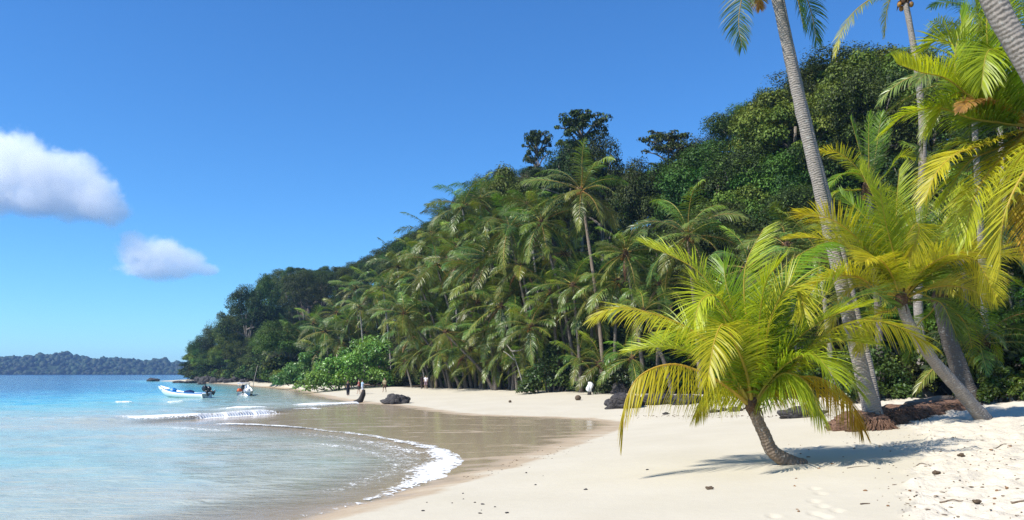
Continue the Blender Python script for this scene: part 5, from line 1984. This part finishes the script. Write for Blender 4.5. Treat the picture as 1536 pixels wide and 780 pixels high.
def cloud(name, blobs, dens, seed, nscale):
    """a real volume: union of puffs eroded with noise"""
    B = np.array(blobs)
    lo = (B[:, :3] - B[:, 3:6] * 1.25).min(0)
    hi = (B[:, :3] + B[:, 3:6] * 1.25).max(0)
    ctr = (lo + hi) / 2
    V, Fs = box((0, 0, 0), hi - lo)
    m, nt, out = mat_new('cloud_vapour')
    T = NT(nt)
    p = T.obj()
    best = None
    nv = T.n('ShaderNodeTexNoise')
    nv.inputs['Scale'].default_value = nscale
    nv.inputs['Detail'].default_value = 5
    nv.inputs['Roughness'].default_value = .6
    T.l(p, nv.inputs['Vector'])
    nb = nv.outputs[0]
    for bx, by, bz, rx, ry, rz in blobs:
        s = T.n('ShaderNodeVectorMath', operation='SUBTRACT')
        T.l(p, s.inputs[0])
        s.inputs[1].default_value = (bx - ctr[0], by - ctr[1], bz - ctr[2])
        dv = T.n('ShaderNodeVectorMath', operation='DIVIDE')
        T.l(s.outputs[0], dv.inputs[0])
        dv.inputs[1].default_value = (rx, ry, rz)
        ln = T.n('ShaderNodeVectorMath', operation='LENGTH')
        T.l(dv.outputs[0], ln.inputs[0])
        f = T.math('SUBTRACT', 1.0, ln.outputs['Value'])
        best = f if best is None else T.math('SMOOTH_MAX', best, f, .18)
    nf = T.noise(nscale * 3.6, 6, .62, p, .6)
    f = T.math('ADD', best, T.math('MULTIPLY', T.math('SUBTRACT', nb, .52), 1.25))
    f = T.math('ADD', f, T.math('MULTIPLY', T.math('SUBTRACT', nf, .5), .55))
    d = T.math('MULTIPLY', T.map(f, .0, .30, 0, 1, True), dens)
    v = T.n('ShaderNodeVolumePrincipled')
    v.inputs['Color'].default_value = (.995, .995, 1, 1)
    v.inputs['Anisotropy'].default_value = 0
    T.l(d, v.inputs['Density'])
    T.l(v.outputs[0], out.inputs['Volume'])
    try:
        m.cycles.volume_step_rate = .15
    except Exception:
        pass
    o = part(name, V + ctr, Fs, m, None, False, loc=tuple(ctr))
    tag(o, kind='structure')


def build_sky():
    Yc = 2600.0

    def bl(u, v, ru, rv, dy=0, rd=None):
        c = P(u, v, Yc + dy)
        return (*c, ru / F * Yc, (rd or (ru + rv) / 2) / F * Yc, rv / F * Yc)
    cloud('cloud', [bl(20, 245, 62, 58), bl(-40, 265, 70, 60), bl(75, 272, 70, 52), bl(118, 272, 44, 45, 30), bl(150, 303, 42, 40, -20), bl(60, 300, 80, 26), bl(-60, 300, 90, 26), bl(110, 308, 60, 28), bl(0, 225, 40, 34), bl(172, 312, 26, 22)], .0125, 1, .0105)
    cloud('cloud', [bl(208, 382, 34, 36), bl(240, 386, 46, 34), bl(272, 396, 40, 24), bl(236, 404, 66, 17), bl(303, 403, 30, 12), bl(200, 365, 22, 22)], .0125, 2, .013)

    # haze: real air between here and the island
    m, nt, out = mat_new('haze_air')
    T = NT(nt)
    v = T.n('ShaderNodeVolumePrincipled')
    v.inputs['Color'].default_value = (.36, .60, 1.0, 1)
    v.inputs['Density'].default_value = .00014
    v.inputs['Anisotropy'].default_value = .1
    T.l(v.outputs[0], out.inputs['Volume'])
    V, Fs = box(((-4600 + 4300) / 2, 2100, 40), (8900, 4400 + 80, 105))
    o = part('haze', V, Fs, m, None, False)
    tag(o, kind='stuff')

    w = bpy.data.worlds.new('World')
    SC.world = w
    w.use_nodes = True
    nt = w.node_tree
    T = NT(nt)
    bg = nt.nodes['Background']
    sk = T.n('ShaderNodeTexSky')
    sk.sky_type = 'NISHITA'
    sk.sun_disc = False
    sk.sun_elevation = R(SUN_EL)
    sk.sun_rotation = R(SUN_AZ)
    sk.air_density = 1.0
    sk.dust_density = .05
    sk.ozone_density = 3.0
    hs = T.n('ShaderNodeHueSaturation')
    hs.inputs['Saturation'].default_value = 1.12
    hs.inputs['Value'].default_value = 1.15
    T.l(sk.outputs[0], hs.inputs['Color'])
    T.l(T.mix(1.0, hs.outputs[0], (.57, 1.0, 1.38), 'MULTIPLY'), bg.inputs[0])
    bg.inputs[1].default_value = .082

    ld = bpy.data.lights.new('sun', 'SUN')
    ld.energy = 5.0
    ld.angle = R(.53)
    ld.color = (1.0, .955, .88)
    so = bpy.data.objects.new('sun', ld)
    COL.objects.link(so)
    a = R(SUN_AZ)
    e = R(SUN_EL)
    d = Vector((math.sin(a) * math.cos(e), math.cos(a) * math.cos(e), math.sin(e)))
    so.rotation_euler = (-d).to_track_quat('-Z', 'Y').to_euler()
    so.location = d * 60 + Vector((0, 0, 20))


SUN_AZ, SUN_EL = 240.0, 48.0


def build_camera():
    cd = bpy.data.cameras.new('camera')
    cd.sensor_width = 36
    cd.lens = F / 1536 * 36
    cd.shift_y = (HV - 390) / 1536
    cd.clip_start = .1
    cd.clip_end = 12000
    o = bpy.data.objects.new('camera', cd)
    COL.objects.link(o)
    o.location = (0, 0, CZ)
    o.rotation_euler = (R(90), 0, 0)
    SC.camera = o
    vs = SC.view_settings
    vs.view_transform = 'Standard'
    vs.look = 'None'
    vs.exposure = .5
    vs.gamma = 1
    vs.use_curve_mapping = False
    c = SC.cycles
    c.use_denoising = True
    try:
        c.denoiser = 'OPENIMAGEDENOISE'
        c.denoising_input_passes = 'RGB_ALBEDO_NORMAL'
        c.denoising_prefilter = 'NONE'
    except Exception:
        pass
    c.max_bounces = 22
    c.diffuse_bounces = 3
    c.glossy_bounces = 2
    c.transmission_bounces = 3
    c.transparent_max_bounces = 8
    c.volume_bounces = 20
    c.volume_max_steps = 256
    c.sample_clamp_indirect = 4
    c.caustics_reflective = False
    c.caustics_refractive = False
    c.use_adaptive_sampling = True
    c.adaptive_threshold = .008


build_camera()
build_sky()
build_far()
build_ground()
build_water()
build_forest()
build_forest_palms()
build_near_palms()
build_rocks()
build_boats()
build_people()
